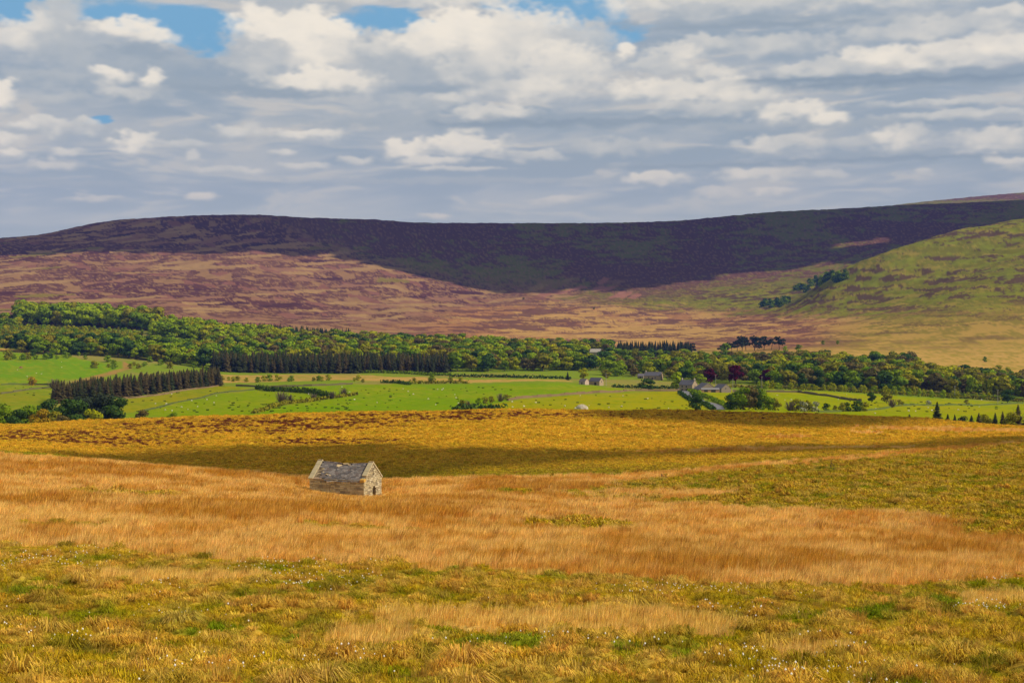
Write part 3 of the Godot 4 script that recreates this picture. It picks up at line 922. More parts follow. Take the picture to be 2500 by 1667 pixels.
	for s in [1.0, -1.0]:
		for f in [1.0, -1.0]:
			for k in 4:
				if s > 0 and f > 0 and k == 3: continue
				t = Tris.new()
				var seg := sl_len / 4.0
				var d0 := Vector3(0, -sin(ang), f * cos(ang))
				var up := Vector3(0, cos(ang), f * sin(ang))
				var mid := Vector3(s * (L / 2 - 0.20), HW + RH + 0.13, 0) + d0 * (k + 0.5) * seg + up * r.randf_range(0.0, 0.03)
				t.box(mid, Vector3(0.30, 0, 0), up * 0.085, d0 * (seg * 0.5 - 0.012))
				part("coping_stone", t.mesh(), cop, hut)
		t = Tris.new()
		t.box(Vector3(s * (L / 2 - 0.20), HW + RH + 0.17, 0), Vector3(0.31, 0, 0), Vector3(0, 0.09, 0), Vector3(0, 0, 0.13))
		part("apex_stone", t.mesh(), cop, hut)
	t = Tris.new()
	t.box(Vector3(L / 2 - 0.18, HW + 0.02, W / 2 - 0.05), Vector3(0.28, 0, 0), Vector3(0, 0.16, 0.03), Vector3(0, -0.05, 0.26))
	part("kneeler_stone", t.mesh(), mat("lichen_stone", Color(0.50, 0.30, 0.07), 0.95, false), hut)
	# roof: slates on the near slope, laid in rows over battens; a patch near the ridge and the left end are stripped
	var xa := -L / 2 + 0.52
	var xb := L / 2 - 0.52
	var down := Vector3(0, -sin(ang), cos(ang))
	var nrm := Vector3(0, cos(ang), sin(ang))
	var slope := Vector2(RH, W / 2).length() + 0.16
	var sag := func(x: float) -> float: return -0.16 * exp(-pow((x - 0.3) / 1.7, 2.0))
	var rows := 14
	var ex := slope / rows
	for k in rows:
		var x := xa + (0.0 if k % 2 else -0.2)
		var tt := (k + 0.5) / rows
		while x < xb:
			var w := r.randf_range(0.34, 0.46)
			var c := x + w / 2
			x += w
			if c < xa + 0.1 or c > xb - 0.05: continue
			var fx := (c - xa) / (xb - xa)
			var gone := false
			if fx > 0.33 and fx < 0.46 and tt > 0.02 and tt < 0.24 - (fx - 0.33) * 0.6: gone = true
			if fx > 0.46 and fx < 0.66 and tt < 0.08: gone = true
			if fx < 0.05 + 0.10 * tt and tt > 0.25: gone = true
			if fx < 0.34 and tt > 0.56 and tt < 0.72 and r.randf() < 0.55: gone = true
			if fx < 0.22 and tt > 0.85: gone = true
			if r.randf() < 0.02: gone = true
			if gone: continue
			var slip := 0.0
			var tw := r.randf_range(-0.02, 0.02)
			if fx < 0.5 and tt > 0.6 and r.randf() < 0.3:
				slip = r.randf_range(0.0, 0.12); tw = r.randf_range(-0.2, 0.2)
			var o := part("slate", sm[r.randi() % 4], slate[r.randi() % 5], hut)
			var b := Basis(Vector3(1, 0, 0), nrm, down).rotated(nrm, tw)
			b = b.rotated(Vector3.RIGHT, -0.045)
			o.transform = Transform3D(b.scaled_local(Vector3(w - 0.014, 0.018, ex * 1.5)), Vector3(c, HW + RH - 0.04 + sag.call(c) * (1.0 - 0.5 * tt), 0) + down * (k * ex + ex * 0.6 + slip) + nrm * (0.05 + r.randf_range(0.0, 0.016)))
	# battens and sarking under them
	var wood := mat("weathered_batten", Color(0.55, 0.42, 0.27), 0.9, false)
	for k in 13:
		t = Tris.new()
		var d := (k + 0.7) * slope / 13.0
		var n := 6
		for i in n:
			var a := lerpf(xa - 0.1, xb + 0.1, i / float(n))
			var b := lerpf(xa - 0.1, xb + 0.1, (i + 1) / float(n))
			var pa: Vector3 = Vector3(a, HW + RH - 0.06 + sag.call(a) * (1.0 - 0.5 * d / slope), 0) + down * d
			var pb: Vector3 = Vector3(b, HW + RH - 0.06 + sag.call(b) * (1.0 - 0.5 * d / slope), 0) + down * d
			t.box((pa + pb) / 2, (pb - pa) / 2, nrm * 0.014, down * 0.03)
		part("batten", t.mesh(), wood, hut)
	var rub := mat("roof_lining", Color(0.62, 0.47, 0.26), 1.0, false)
	t = Tris.new()
	t.box(Vector3(lerpf(xa, xb, 0.40), HW + RH - 0.30, 0) + down * 0.36 + nrm * 0.13, Vector3(0.50, 0, 0), nrm * 0.012, down * 0.26)
	part("roof_board", t.mesh(), rub, hut)
	t = Tris.new()
	t.box(Vector3(xa + 0.45, HW + RH - 0.09, 0) + down * (slope - 0.25) + nrm * 0.06, Vector3(0.62, 0.0, 0), nrm * 0.012, down * 0.16)
	part("roof_board", t.mesh(), mat("pink_board", Color(0.40, 0.26, 0.17), 1.0, false), hut)
	for lb in [[0.52, 0.12, 0.40, 0.07], [0.60, 0.26, 0.20, 0.06], [0.09, 1.15, 0.20, 0.10], [0.13, 1.75, 0.16, 0.14], [0.22, 2.05, 0.30, 0.06], [0.30, 2.25, 0.22, 0.08], [0.06, 1.95, 0.22, 0.05]]:
		t = Tris.new()
		t.box(Vector3(lerpf(xa, xb, lb[0]), HW + RH - 0.12, 0) + down * lb[1] + nrm * 0.10, Vector3(lb[2], 0.02, 0.03), nrm * 0.012, down * lb[3] + Vector3(0.05, 0, 0))
		part("broken_lath", t.mesh(), rub, hut)
	t = Tris.new()
	t.box(Vector3(lerpf(xa, xb, 0.42), HW - 0.20, W / 2 + 0.24), Vector3(0.72, 0.13, 0.03), Vector3(-0.01, 0.035, 0), Vector3(0, 0, 0.035))
	part("hanging_batten", t.mesh(), mat("bleached_wood", Color(0.62, 0.58, 0.5), 0.9, false), hut)
	t = Tris.new()
	t.box(Vector3(0, HW - 0.02, W / 2 + 0.06), Vector3(L / 2 - 0.5, 0, 0), Vector3(0, 0.05, 0), Vector3(0, 0, 0.07))
	part("eaves_course", t.mesh(), pale[4], hut)
	# far slope, ridge and timbers
	var dnb := Vector3(0, -sin(ang), -cos(ang))
	var nb := Vector3(0, cos(ang), -sin(ang))
	t = Tris.new()
	for k in rows:
		for i in 6:
			var a := lerpf(xa, xb, i / 6.0)
			var b := lerpf(xa, xb, (i + 1) / 6.0)
			var pm: Vector3 = Vector3((a + b) / 2, HW + RH - 0.04 + sag.call((a + b) / 2) * (1.0 - 0.5 * k / rows), 0) + dnb * (k + 0.5) * ex + nb * 0.05
			t.box(pm, Vector3((b - a) / 2 + 0.02, 0, 0), (nb + dnb * 0.05) * 0.012, (dnb - nb * 0.05) * ex * 0.62)
	var fs := part("far_slope", t.mesh(), slate[0], hut)
	fs.set_meta("kind", "stuff")
	for i in 4:
		t = Tris.new()
		var x := lerpf(xa, xb, (i + 0.5) / 4.0)
		var a: Vector3 = Vector3(x, HW + RH - 0.16 + sag.call(x), 0)
		t.tube(a, a + down * (slope - 0.1) - nrm * 0.04, 0.06, 0.06, Color.WHITE, 4)
		t.tube(a, a + dnb * (slope - 0.1) - nb * 0.04, 0.06, 0.06, Color.WHITE, 4)
		part("rafter", t.mesh(), mat("old_timber", Color(0.2, 0.14, 0.09), 0.95, false), hut)
	for i in 12:
		var x := lerpf(xa, xb, (i + 0.5) / 12.0)
		if i in [5, 6]: continue
		t = Tris.new()
		t.tube(Vector3(x - 0.26, HW + RH + 0.0 + sag.call(x - 0.26), 0), Vector3(x + 0.26, HW + RH + 0.0 + sag.call(x + 0.26), 0), 0.085, 0.085, Color.WHITE, 6)
		part("ridge_tile", t.mesh(), slate[i % 5], hut)

# ------------------------------------------------------------------ trees
func crown_mesh(seed_: int, wide: float, low: float, lobes: int, n: int, size: float) -> ArrayMesh:
	# a broadleaf crown of unit height: leaf clumps spread over and through uneven lobes
	var r := RandomNumberGenerator.new(); r.seed = seed_
	var lb := []
	for i in lobes:
		var a := TAU * (i + r.randf() * 0.7) / lobes * 1.618
		var yy := lerpf(low + 0.14, 0.84, (i + 0.5) / lobes) + r.randf_range(-0.05, 0.05)
		var k := sin(PI * clampf((yy - low) / (1.04 - low), 0.05, 1.0))
		var d := wide * 0.58 * k * r.randf_range(0.55, 1.05)
		lb.append([Vector3(cos(a) * d, yy, sin(a) * d), wide * r.randf_range(0.36, 0.56)])
	lb.append([Vector3(r.randf_range(-0.05, 0.05), 0.80, r.randf_range(-0.05, 0.05)), wide * 0.46])
	var t := Tris.new()
	for i in n:
		var l: Array = lb[r.randi() % lb.size()]
		var d := Vector3(r.randfn(), r.randfn() * 0.9 + 0.25, r.randfn()).normalized()
		var p: Vector3 = l[0] + d * l[1] * (1.0 - 0.35 * r.randf() * r.randf()) * Vector3(1, 0.72, 1)
		p.y = clampf(p.y, low, 1.03)
		var nn := (d + Vector3(r.randfn(), r.randfn(), r.randfn()) * 0.3).normalized()
		var s := nn.cross(Vector3(r.randfn(), r.randfn(), r.randfn())).normalized()
		var e := nn.cross(s)
		var z := size * r.randf_range(0.6, 1.35)
		var f := r.randf_range(0.84, 1.16)
		var col := Color(f * r.randf_range(0.85, 1.2), f, f * r.randf_range(0.7, 1.2))
		t.tri(p - s * z - e * z * 0.5, p + s * z * 0.8 - e * z * 0.6, p + e * z * 0.9 + nn * z * 0.2, col)
		t.tri(p - s * z * 0.7 + e * z * 0.6, p + e * z * 0.9 + nn * z * 0.2, p - s * z - e * z * 0.5 - nn * z * 0.3, col)
	return t.mesh()

func trunk_mesh(seed_: int, top: float, thick: float) -> ArrayMesh:
	var r := RandomNumberGenerator.new(); r.seed = seed_
	var t := Tris.new()
	t.tube(Vector3(0, -0.03, 0), Vector3(0.01, top * 0.55, 0), thick, thick * 0.75, Color.WHITE, 5)
	t.tube(Vector3(0.01, top * 0.55, 0), Vector3(0.02, top, 0.01), thick * 0.75, thick * 0.25, Color.WHITE, 5)
	for i in 4:
		var a := TAU * i / 4.0 + r.randf()
		t.tube(Vector3(0.01, top * r.randf_range(0.4, 0.6), 0), Vector3(cos(a) * 0.2, top * r.randf_range(0.8, 1.1), sin(a) * 0.2), thick * 0.4, thick * 0.12, Color.WHITE, 4)
	return t.mesh()

func conifer_mesh(seed_: int, wide: float, n: int) -> ArrayMesh:
	var r := RandomNumberGenerator.new(); r.seed = seed_
	var t := Tris.new()
	for i in n:
		var h := pow(r.randf(), 0.8) * 0.95 + 0.05
		var a := r.randf() * TAU
		var reach := wide * (1.02 - h) * r.randf_range(0.55, 1.15) + 0.012
		var d := Vector3(cos(a), 0, sin(a))
		var s := Vector3(-d.z, 0, d.x) * reach * r.randf_range(0.3, 0.5)
		var y0 := h
		var p0 := Vector3(0, y0 + 0.025, 0)
		var p1 := d * reach + Vector3(0, y0 - reach * r.randf_range(0.25, 0.6), 0)
		var m := p0.lerp(p1, 0.55)
		var f := r.randf_range(0.65, 1.35)
		var col := Color(f * r.randf_range(0.9, 1.25), f, f * r.randf_range(0.8, 1.1))
		t.tri(p0, m + s + Vector3(0, -0.012, 0), p1, col)
		t.tri(p0, p1, m - s + Vector3(0, -0.012, 0), col)
	t.tube(Vector3(0, 0.9, 0), Vector3(0, 1.03, 0), 0.008, 0.001, Color(0.8, 0.8, 0.8), 3)
	return t.mesh()

func pine_crown(seed_: int) -> ArrayMesh:
	var r := RandomNumberGenerator.new(); r.seed = seed_
	var t := Tris.new()
	var pads := []
	for i in 7:
		var a := r.randf() * TAU
		var y := r.randf_range(0.40, 0.94)
		var d := 0.34 * (1.25 - y) * r.randf_range(0.4, 1.2)
		pads.append([Vector3(cos(a) * d, y, sin(a) * d), r.randf_range(0.10, 0.19)])
	for i in 320:
		var l: Array = pads[r.randi() % 7]
		var d := Vector3(r.randfn(), r.randfn() * 0.5, r.randfn()).normalized()
		var p: Vector3 = l[0] + d * l[1] * Vector3(1.05, 0.72, 1.05)
		var nn := (d + Vector3(0, 0.4, 0) + Vector3(r.randfn(), r.randfn(), r.randfn()) * 0.5).normalized()
		var s := nn.cross(Vector3(r.randfn(), r.randfn(), r.randfn())).normalized()
		var e := nn.cross(s)
		var z := 0.045 * r.randf_range(0.6, 1.3)
		var f := r.randf_range(0.7, 1.3)
		t.quad(p - s * z - e * z, p + s * z - e * z * 0.7, p + s * z * 0.8 + e * z, p - s * z * 0.7 + e * z, Color(f, f, f))
	return t.mesh()

func pine_trunk(seed_: int) -> ArrayMesh:
	var r := RandomNumberGenerator.new(); r.seed = seed_
	var t := Tris.new()
	var k := Vector3(r.randf_range(-0.06, 0.06), 0.5, 0.02)
	t.tube(Vector3(0, -0.03, 0), k, 0.022, 0.017, Color.WHITE, 5)
	t.tube(k, k + Vector3(0.02, 0.4, 0), 0.017, 0.006, Color.WHITE, 5)
	for i in 4:
		var a := r.randf() * TAU
		t.tube(k + Vector3(0, 0.06 * i, 0), k + Vector3(cos(a) * 0.17, 0.06 * i + 0.10, sin(a) * 0.17), 0.009, 0.004, Color.WHITE, 4)
	return t.mesh()

func twig_mesh(seed_: int) -> ArrayMesh:
	# a leafless or barely leafing shrub
	var r := RandomNumberGenerator.new(); r.seed = seed_
	var t := Tris.new()
	for i in 110:
		var a := r.randf() * TAU
		var d := Vector3(cos(a) * r.randf_range(0.1, 0.75), r.randf_range(0.35, 1.0), sin(a) * r.randf_range(0.1, 0.75))
		var b := Vector3(d.x * 0.25, 0.0, d.z * 0.25)
		var s := Vector3(-d.z, 0.1, d.x).normalized() * r.randf_range(0.015, 0.045)
		var f := r.randf_range(0.7, 1.3)
		t.quad(b.lerp(d, r.randf_range(0.0, 0.45)) - s, b + s, d + s * 0.6, d - s * 0.6, Color(f, f, f))
	return t.mesh()

const LEAF := {
	"bright green": Color(0.260, 0.330, 0.006), "mid green": Color(0.165, 0.240, 0.007), "yellow green": Color(0.320, 0.320, 0.006),
	"olive": Color(0.225, 0.205, 0.014), "dark green": Color(0.055, 0.100, 0.018), "brownish": Color(0.150, 0.115, 0.034),
	"copper": Color(0.075, 0.008, 0.016), "spruce": Color(0.056, 0.068, 0.024), "brown spruce": Color(0.105, 0.085, 0.032), "pine": Color(0.034, 0.046, 0.026),
	"golden": Color(0.34, 0.21, 0.010), "grey twig": Color(0.16, 0.125, 0.08), "may white": Color(0.34, 0.34, 0.22), "rush": Color(0.070, 0.110, 0.010),
}

func leaf(called: String) -> StandardMaterial3D:
	return mat("leaf_" + called.replace(" ", "_"), LEAF[called], 0.75, true, 0.35)

func get_mesh(key: String, i: int) -> ArrayMesh:
	var k := "%s%d" % [key, i]
	if not meshes.has(k):
		match key:
			"broad": meshes[k] = crown_mesh(300 + i, 0.42, 0.08, 8, 620, 0.056)
			"bush": meshes[k] = crown_mesh(340 + i, 0.62, -0.18, 7, 320, 0.085)
			"fine": meshes[k] = crown_mesh(360 + i, 0.50, 0.0, 11, 1300, 0.042)
			"spire": meshes[k] = conifer_mesh(380 + i, 0.22, 260)
			"pinec": meshes[k] = pine_crown(400 + i)
			"pinet": meshes[k] = pine_trunk(420 + i)
			"trunk": meshes[k] = trunk_mesh(440 + i, 0.62, 0.024)
			"pole": meshes[k] = trunk_mesh(460 + i, 0.8, 0.016)
			"twig": meshes[k] = twig_mesh(480 + i)
	return meshes[k]

func tree(kind: String, called: String, hue: String, p: Vector3, h: float, wide: float, label: String, category: String, group := "") -> Node3D:
	var o := thing(called, label, category, p, rng.randf() * TAU, group)
	var tr := "pinet" if kind == "pinec" else ("pole" if kind == "spire" else "trunk")
	if kind != "twig":
		var a := part("trunk", get_mesh(tr, rng.randi() % 3), mat("bark", Color(0.11, 0.08, 0.055), 0.95, false), o)
		a.scale = Vector3(h * minf(wide, 1.2), h, h * minf(wide, 1.2))
	var c := part("crown", get_mesh(kind, rng.randi() % 5), leaf(hue), o)
	c.scale = Vector3(h * wide, h, h * wide)
	return o

var wood_list := {}

func mass(kind: String, hue: String, p: Vector3, h: float, wide: float) -> void:
	var key := kind + str(rng.randi() % 4)
	if not wood_list.has(key): wood_list[key] = []
	var c: Color = LEAF[hue]
	var f := rng.randf_range(0.85, 1.18)
	wood_list[key].append([put_at(p, Vector3(h * wide, h, h * wide), rng.randf() * TAU), Color(c.r * f * rng.randf_range(0.9, 1.1), c.g * f, c.b * f)])

func pick(hues: Array) -> String:
	return hues[rng.randi() % hues.size()]

# a stand of trees between two sight rows: [q from, q to, near edge u at both ends, far edge u at both ends]
func stand(kind: String, called: String, hues: Array, qa: float, qb: float, na: float, nb: float, fa: float, fb: float, sp: float, h: float, wide: float, front: float, top_front: float, label: String, category: String) -> void:
	var u := minf(na, nb)
	var uend := maxf(fa, fb)
	var first := true
	var n_ind := 0
	while u < uend:
		var du := sp * (1.0 if first else 1.35)
		var x0 := (qa - 1250.0) * u / F
		var x1 := (qb - 1250.0) * u / F
		var x := x0 + rng.randf() * sp
		while x < x1:
			var uu := u + rng.randf_range(-0.4, 0.4) * du
			var xx := x + rng.randf_range(-0.35, 0.35) * sp
			x += sp
			var q := 1250.0 + xx * F / uu
			var t := (q - qa) / (qb - qa)
			var n0 := lerpf(na, nb, t)
			var n1 := lerpf(fa, fb, t)
			if uu < n0 or uu > n1 or q < qa or q > qb: continue
			if q > 1434.0 and q < 1480.0 and uu > 1590.0 and uu < 1900.0: continue   # clearing of the house in the wood
			var p := spot(q, uu)
			var hh := h * (rng.randf_range(0.62, 1.14) if kind != "spire" else rng.randf_range(0.76, 1.1))
			var hue := pick(hues)
			var ww := wide * rng.randf_range(0.78, 1.4)
			# nearest rows, and crowns on the top edge of the stand, stand out one by one
			if uu < n0 + front or (top_front > 0.0 and uu > n1 - top_front):
				tree(kind, called, hue, p, hh, ww, label.replace("%", hue), category, label.replace("%", hue))
				n_ind += 1
			else:
				mass(kind, hue, p, hh, ww)
		u += du
		first = false
	print(called, " ", n_ind)

func plant_woods() -> void:
	var green := ["bright green", "bright green", "mid green", "mid green", "yellow green", "olive"]
	var mixed := ["bright green", "mid green", "mid green", "olive", "dark green", "yellow green", "brownish"]
	var dull := ["mid green", "olive", "olive", "brownish", "dark green", "mid green", "yellow green"]
	# upper left wood and the one below it
	stand("broad", "beech_tree", ["bright green", "mid green", "bright green", "olive"], 48, 400, 2060, 1990, 2260, 2120, 12, 25, 1.0, 13, 0, "% beech in the round-topped stand highest on the left slope", "tree")
	stand("bush", "young_tree", ["olive", "mid green", "yellow green"], -220, 350, 1740, 1730, 2040, 1960, 8, 5.5, 0.8, 0, 0, "", "")
	stand("broad", "wood_tree", mixed, -300, 60, 2000, 2000, 2200, 2200, 14, 12, 1.0, 0, 0, "", "")
	stand("broad", "oak_tree", ["mid green", "mid green", "dark green", "olive", "bright green"], 15, 520, 1565, 1500, 1720, 1700, 11, 16.5, 1.1, 14, 0, "% oak along the lower edge of the left wood", "tree")
	stand("spire", "spruce_tree", ["spruce", "spruce", "pine"], 430, 860, 2120, 2060, 2200, 2150, 7, 15, 1.0, 0, 8, "% on the skyline of the left wood against the heather", "tree")
	stand("broad", "beech_tree", ["bright green", "bright green", "mid green", "yellow green"], 370, 690, 1880, 1880, 2040, 1990, 12, 20, 1.05, 13, 0, "% beech in the row rising behind the dark plantation", "tree")
	stand("broad", "wood_tree", mixed, 500, 760, 1580, 1590, 1880, 1900, 12, 16, 1.0, 0, 0, "", "")
	stand("broad", "wood_tree", mixed, 690, 1110, 1580, 1580, 2060, 2060, 12, 16, 1.05, 0, 0, "", "")
	stand("broad", "ash_tree", mixed, 1100, 1490, 1505, 1545, 2050, 2050, 12, 16, 1.1, 15, 0, "% tree on the front edge of the wood behind the cottage", "tree")
	stand("spire", "spruce_tree", ["spruce", "brown spruce", "spruce"], 520, 1095, 1440, 1470, 1545, 1560, 5.2, 16, 1.2, 6.5, 0, "% in the front rank of the long dark plantation", "tree")
	# small dark plantation in the fields
	var pa := at_u(125.0, 990.0, 600.0)
	var pb := at_u(535.0, 944.0, 600.0)
	stand("spire", "spruce_tree", ["spruce", "brown spruce", "brown spruce"], 128, 535, pa, pb, pa + 75.0, pb + 70.0, 3.9, 11.5, 1.35, 5.0, 0, "% in the front rank of the small plantation among fields", "tree")
	# bushes under the moor crest on the left
	for b in [[-20,650,10.5,"mid green","fine"],[14,655,10.5,"mid green","fine"],[40,640,9,"dark green","fine"],[66,650,10.5,"mid green","fine"],[95,640,8.5,"golden","fine"],[112,690,11,"dark green","fine"],[128,645,8,"olive","fine"],[150,640,6.5,"brownish","fine"],[160,700,11.5,"dark green","fine"],[184,690,11.5,"dark green","fine"],[205,700,12.5,"pine","fine"],[226,640,8.2,"yellow green","fine"],[240,700,12,"pine","fine"],[262,705,13.5,"pine","fine"],[280,700,12,"dark green","fine"],[345,690,6.5,"brownish","fine"],[420,690,5,"mid green","fine"]]:
		tree(b[4], "hillside_tree", b[3], spot(b[0], b[1]), b[2], 1.05, {"golden": "golden young oak rising behind the moor crest", "yellow green": "brightest lime green tree behind the moor crest", "brownish": "low brown shrub peeping over the moor crest", "olive": "olive rounded tree behind the moor crest", "mid green": "mid green tree in the clump behind the moor crest", "dark green": "dark green tree in the clump behind the moor crest", "pine": "near black pine in the clump behind the moor crest"}[b[3]], "tree", "trees behind the moor crest, " + b[3])
	# right wood
	stand("broad", "ash_tree", dull, 1880, 2250, 1225, 1255, 1700, 1700, 12, 17, 1.05, 14, 15, "% tree on the edge of the right hand wood", "tree")
	stand("broad", "ash_tree", dull, 2250, 2720, 1250, 1180, 1560, 1400, 12, 16, 1.05, 14, 0, "% tree in the wood behind the right pasture bank", "tree")
	stand("bush", "sapling", ["yellow green", "bright green", "yellow green"], 1840, 2420, 1190, 1200, 1215, 1226, 7.5, 5.5, 0.6, 40, 0, "% sapling in the thin row before the right hand wood", "sapling")
	stand("broad", "wood_tree", dull, 1640, 1900, 1330, 1300, 1720, 1720, 12, 14, 1.05, 10, 0, "% tree in the open wood above the farm", "tree")
	stand("broad", "wood_tree", mixed, 1480, 1660, 1420, 1420, 1640, 1640, 13, 13, 1.1, 8, 0, "% tree among the houses left of the farm", "tree")
	stand("spire", "spruce_tree", ["spruce", "pine"], 1505, 1690, 1880, 1880, 1990, 1990, 7, 16, 1.15, 7, 0, "% in the dark clump below the bleached valley floor", "tree")
	stand("broad", "wood_tree", mixed, 1500, 1700, 1820, 1820, 1880, 1880, 12, 10, 1.1, 12, 0, "% tree at the foot of the dark spruce clump", "tree")
	stand("broad", "wood_tree", dull, 1690, 1960, 1690, 1690, 1800, 1800, 14, 10, 1.1, 14, 0, "% tree on the upper edge above the copper beeches", "tree")
	stand("bush", "scrub_bush", dull, 2380, 2560, 1560, 1560, 1680, 1680, 12, 7, 1.1, 0, 0, "", "")
	for b in [[1735,912,1300,10.0],[1797,908,1300,12.5],[1872,913,1290,10.5],[1906,915,1285,8.0]]:
		tree("broad", "copper_beech", "copper", spot(b[0], b[2]), b[3] * 1.25, 1.15, {1735: "narrow copper beech, leftmost of the dark red trees above the farm", 1797: "largest copper beech, dark red and round, above the farm", 1872: "broad copper beech, third of the dark red trees from the left", 1906: "smallest copper beech, rightmost of the dark red trees"}[b[0]], "tree", "copper beeches above the farm")
	# lone trees with a place of their own
	for b in [
		["broad","field_tree","bright green",1655,952,13.5,1.1,"bright green sycamore beside the farmhouse gable"],
		["broad","field_tree","bright green",1712,941,9.0,1.25,"spreading green tree behind the farm barns"],
		["broad","field_tree","yellow green",1425,925,9.5,1.1,"yellow green tree behind the pink gabled cottage"],
		["broad","field_tree","olive",1480,926,8.5,1.1,"olive tree beside the slate roofed barn"],
		["spire","field_tree","pine",1386,930,6.5,1.7,"lone dark fir left of the cottage"],
		["bush","field_tree","dark green",1580,948,7.5,1.5,"broad dark thicket below the stone house"],
		["broad","field_tree","dark green",2130,983,6.6,1.25,"dark round oak, left of the pair on the field wall"],
		["broad","field_tree","olive",2166,985,7.2,1.25,"bronze oak, right of the pair on the field wall"],
		["broad","field_tree","dark green",2462,984,10.0,1.2,"dark round tree at the right end of the pasture bank"],
		["bush","field_tree","mid green",2010,841,5.0,1.2,"small thorn tree, left of two on the bleached slope"],
		["bush","field_tree","mid green",2046,841,5.0,0.9,"small upright thorn tree, right of two on the bleached slope"],
		["bush","field_tree","mid green",1950,859,9.0,1.0,"round green tree on the bank below the pines"],
		["bush","field_tree","bright green",1918,860,7.0,1.0,"low lime green bush on the bank below the pines"],
		["bush","field_tree","mid green",2406,884,6.0,0.9,"single round tree on the tan slope above the right wood"],
		["bush","field_tree","dark green",1450,758,5.0,0.9,"tiny round tree alone on the valley floor"],
		["bush","field_tree","brownish",1278,732,5.0,1.3,"small leafing trees at the mouth of the shaded valley"],
		["broad","field_tree","mid green",1770,870,16.0,1.1,"tall green beech below the dark pines"],
		["broad","field_tree","bright green",1775,892,11.0,1.15,"bright green rounded tree between spruces and copper beeches"],
		["bush","field_tree","golden",78,940,6.0,1.1,"golden leafing bush on the left field wall"],
		["twig","field_tree","grey twig",130,948,7.0,1.0,"grey leafless bush next to the golden bush"],
		["bush","field_tree","olive",18,878,9.0,0.9,"tree leaning at the left field corner"],
	]:
		tree(b[0], b[1], b[2], at(b[3], b[4], 520.0), b[5], b[6], b[7], "tree")
	# pines on the skyline of the lower slope
	var pn := 0
	for b in [[1690,868,13],[1762,866,12],[1775,864,14],[1788,862,13],[1800,860,15],[1812,858,17],[1822,856,16],[1843,856,18],[1852,858,11],[1866,856,16],[1884,856,16],[1904,854,17]]:
		tree("pinec", "scots_pine", "pine", at(b[0], b[1], 1500.0), b[2] * 1.05, 1.25, ["leaning dark pine standing apart at the edge of the spruce clump", "dark pine, first of the row below the bleached slope", "dark pine, second of the row below the bleached slope", "dark pine, third of the row below the bleached slope", "dark pine, fourth of the row below the bleached slope", "dark pine, fifth of the row below the bleached slope", "dark pine, sixth of the row below the bleached slope", "flat topped pine at the right end of the joined row", "short pine under the flat topped pine", "left pine of the three standing clear on the slope", "middle pine of the three standing clear on the slope", "right pine of the three standing clear on the slope"][pn], "tree", "pines below the bleached slope")
		pn += 1
	# gully woods on the green spur
	for g in [[1858,1925,752,742,18],[1940,2070,716,676,34]]:
		for i in g[4]:
			var t: float = (i + rng.randf()) / float(g[4])
			var q: float = lerpf(g[0], g[1], t)
			var y: float = lerpf(g[2], g[3], t) + rng.randf_range(-7, 5)
			tree("bush", "gully_tree", pick(["dark green", "mid green", "dark green"]), at(q, y, 2300.0), rng.randf_range(11, 16), 0.9, "small tree in the lower gully copse of the green hill" if g[0] < 1900 else "small tree in the upper gully copse of the green hill", "tree", "lower gully copse" if g[0] < 1900 else "upper gully copse")
	# young conifers beyond the moor crest on the right
	var cn := 0
	for b in [[2222,640,4.5],[2290,650,8.5],[2252,640,3.5],[2316,640,6.5],[2333,630,5.5],[2354,640,6],[2374,630,5],[2392,640,6],[2410,650,7],[2432,640,8],[2450,650,7],[2470,640,8.5],[2488,650,9],[2510,640,8]]:
		if cn % 3 == 2:
			tree("fine", "crest_bush", pick(["dark green", "pine", "olive"]), spot(b[0], b[1] - 30.0), b[2] * 0.85, 1.0, "dark bush among the spruces behind the right moor crest", "bush", "bushes behind the right moor crest")
		else:
			tree("spire", "young_spruce", pick(["spruce", "pine", "brown spruce"]), spot(b[0], b[1] - 30.0), b[2] * rng.randf_range(0.85, 1.2), rng.randf_range(1.7, 2.5), "tallest young spruce rising behind the right moor crest" if cn == 1 else "short dark spruce peeping over the right moor crest", "tree", "" if cn == 1 else "young spruces behind the right moor crest")
		cn += 1
	# field bushes
	for b in [[688,988,7,"grey twig"],[706,986,5,"grey twig"],[810,973,4.5,"grey twig"],[838,968,5,"grey twig"],[765,975,4,"grey twig"],[1128,1000,4.5,"olive"],[1142,997,4,"grey twig"],[1168,986,3.2,"mid green"],[1185,985,3.5,"olive"],[1200,983,3.5,"olive"],[1222,980,4.5,"grey twig"],[1236,977,3.2,"olive"],
		[1930,1009,5,"grey twig"],[1946,1008,6,"olive"],[1960,1008,5,"may white"],[1974,1008,5.5,"olive"],[1990,1007,5,"may white"],[2018,1005,4.2,"dark green"],[2040,1004,3,"olive"],[2056,1003,4,"olive"],[2068,1003,4.5,"dark green"],[2092,1003,5.5,"dark green"],[2110,1002,4.5,"olive"],[2180,996,5,"grey twig"],[2200,994,3.5,"olive"],[2270,988,3.5,"may white"],[2362,986,3.5,"olive"],
		[1700,1012,9,"dark green"],[1800,1008,9.5,"mid green"],[1815,1008,11.5,"mid green"],[1830,1008,12,"brownish"],[1846,1008,11,"dark green"],[1862,1008,10,"mid green"],[1878,1009,7,"mid green"],[1894,1010,6,"olive"],[1785,1005,8,"dark green"]]:
		var kind: String = "twig" if b[3] == "grey twig" else ("fine" if b[2] > 6.5 else "bush")
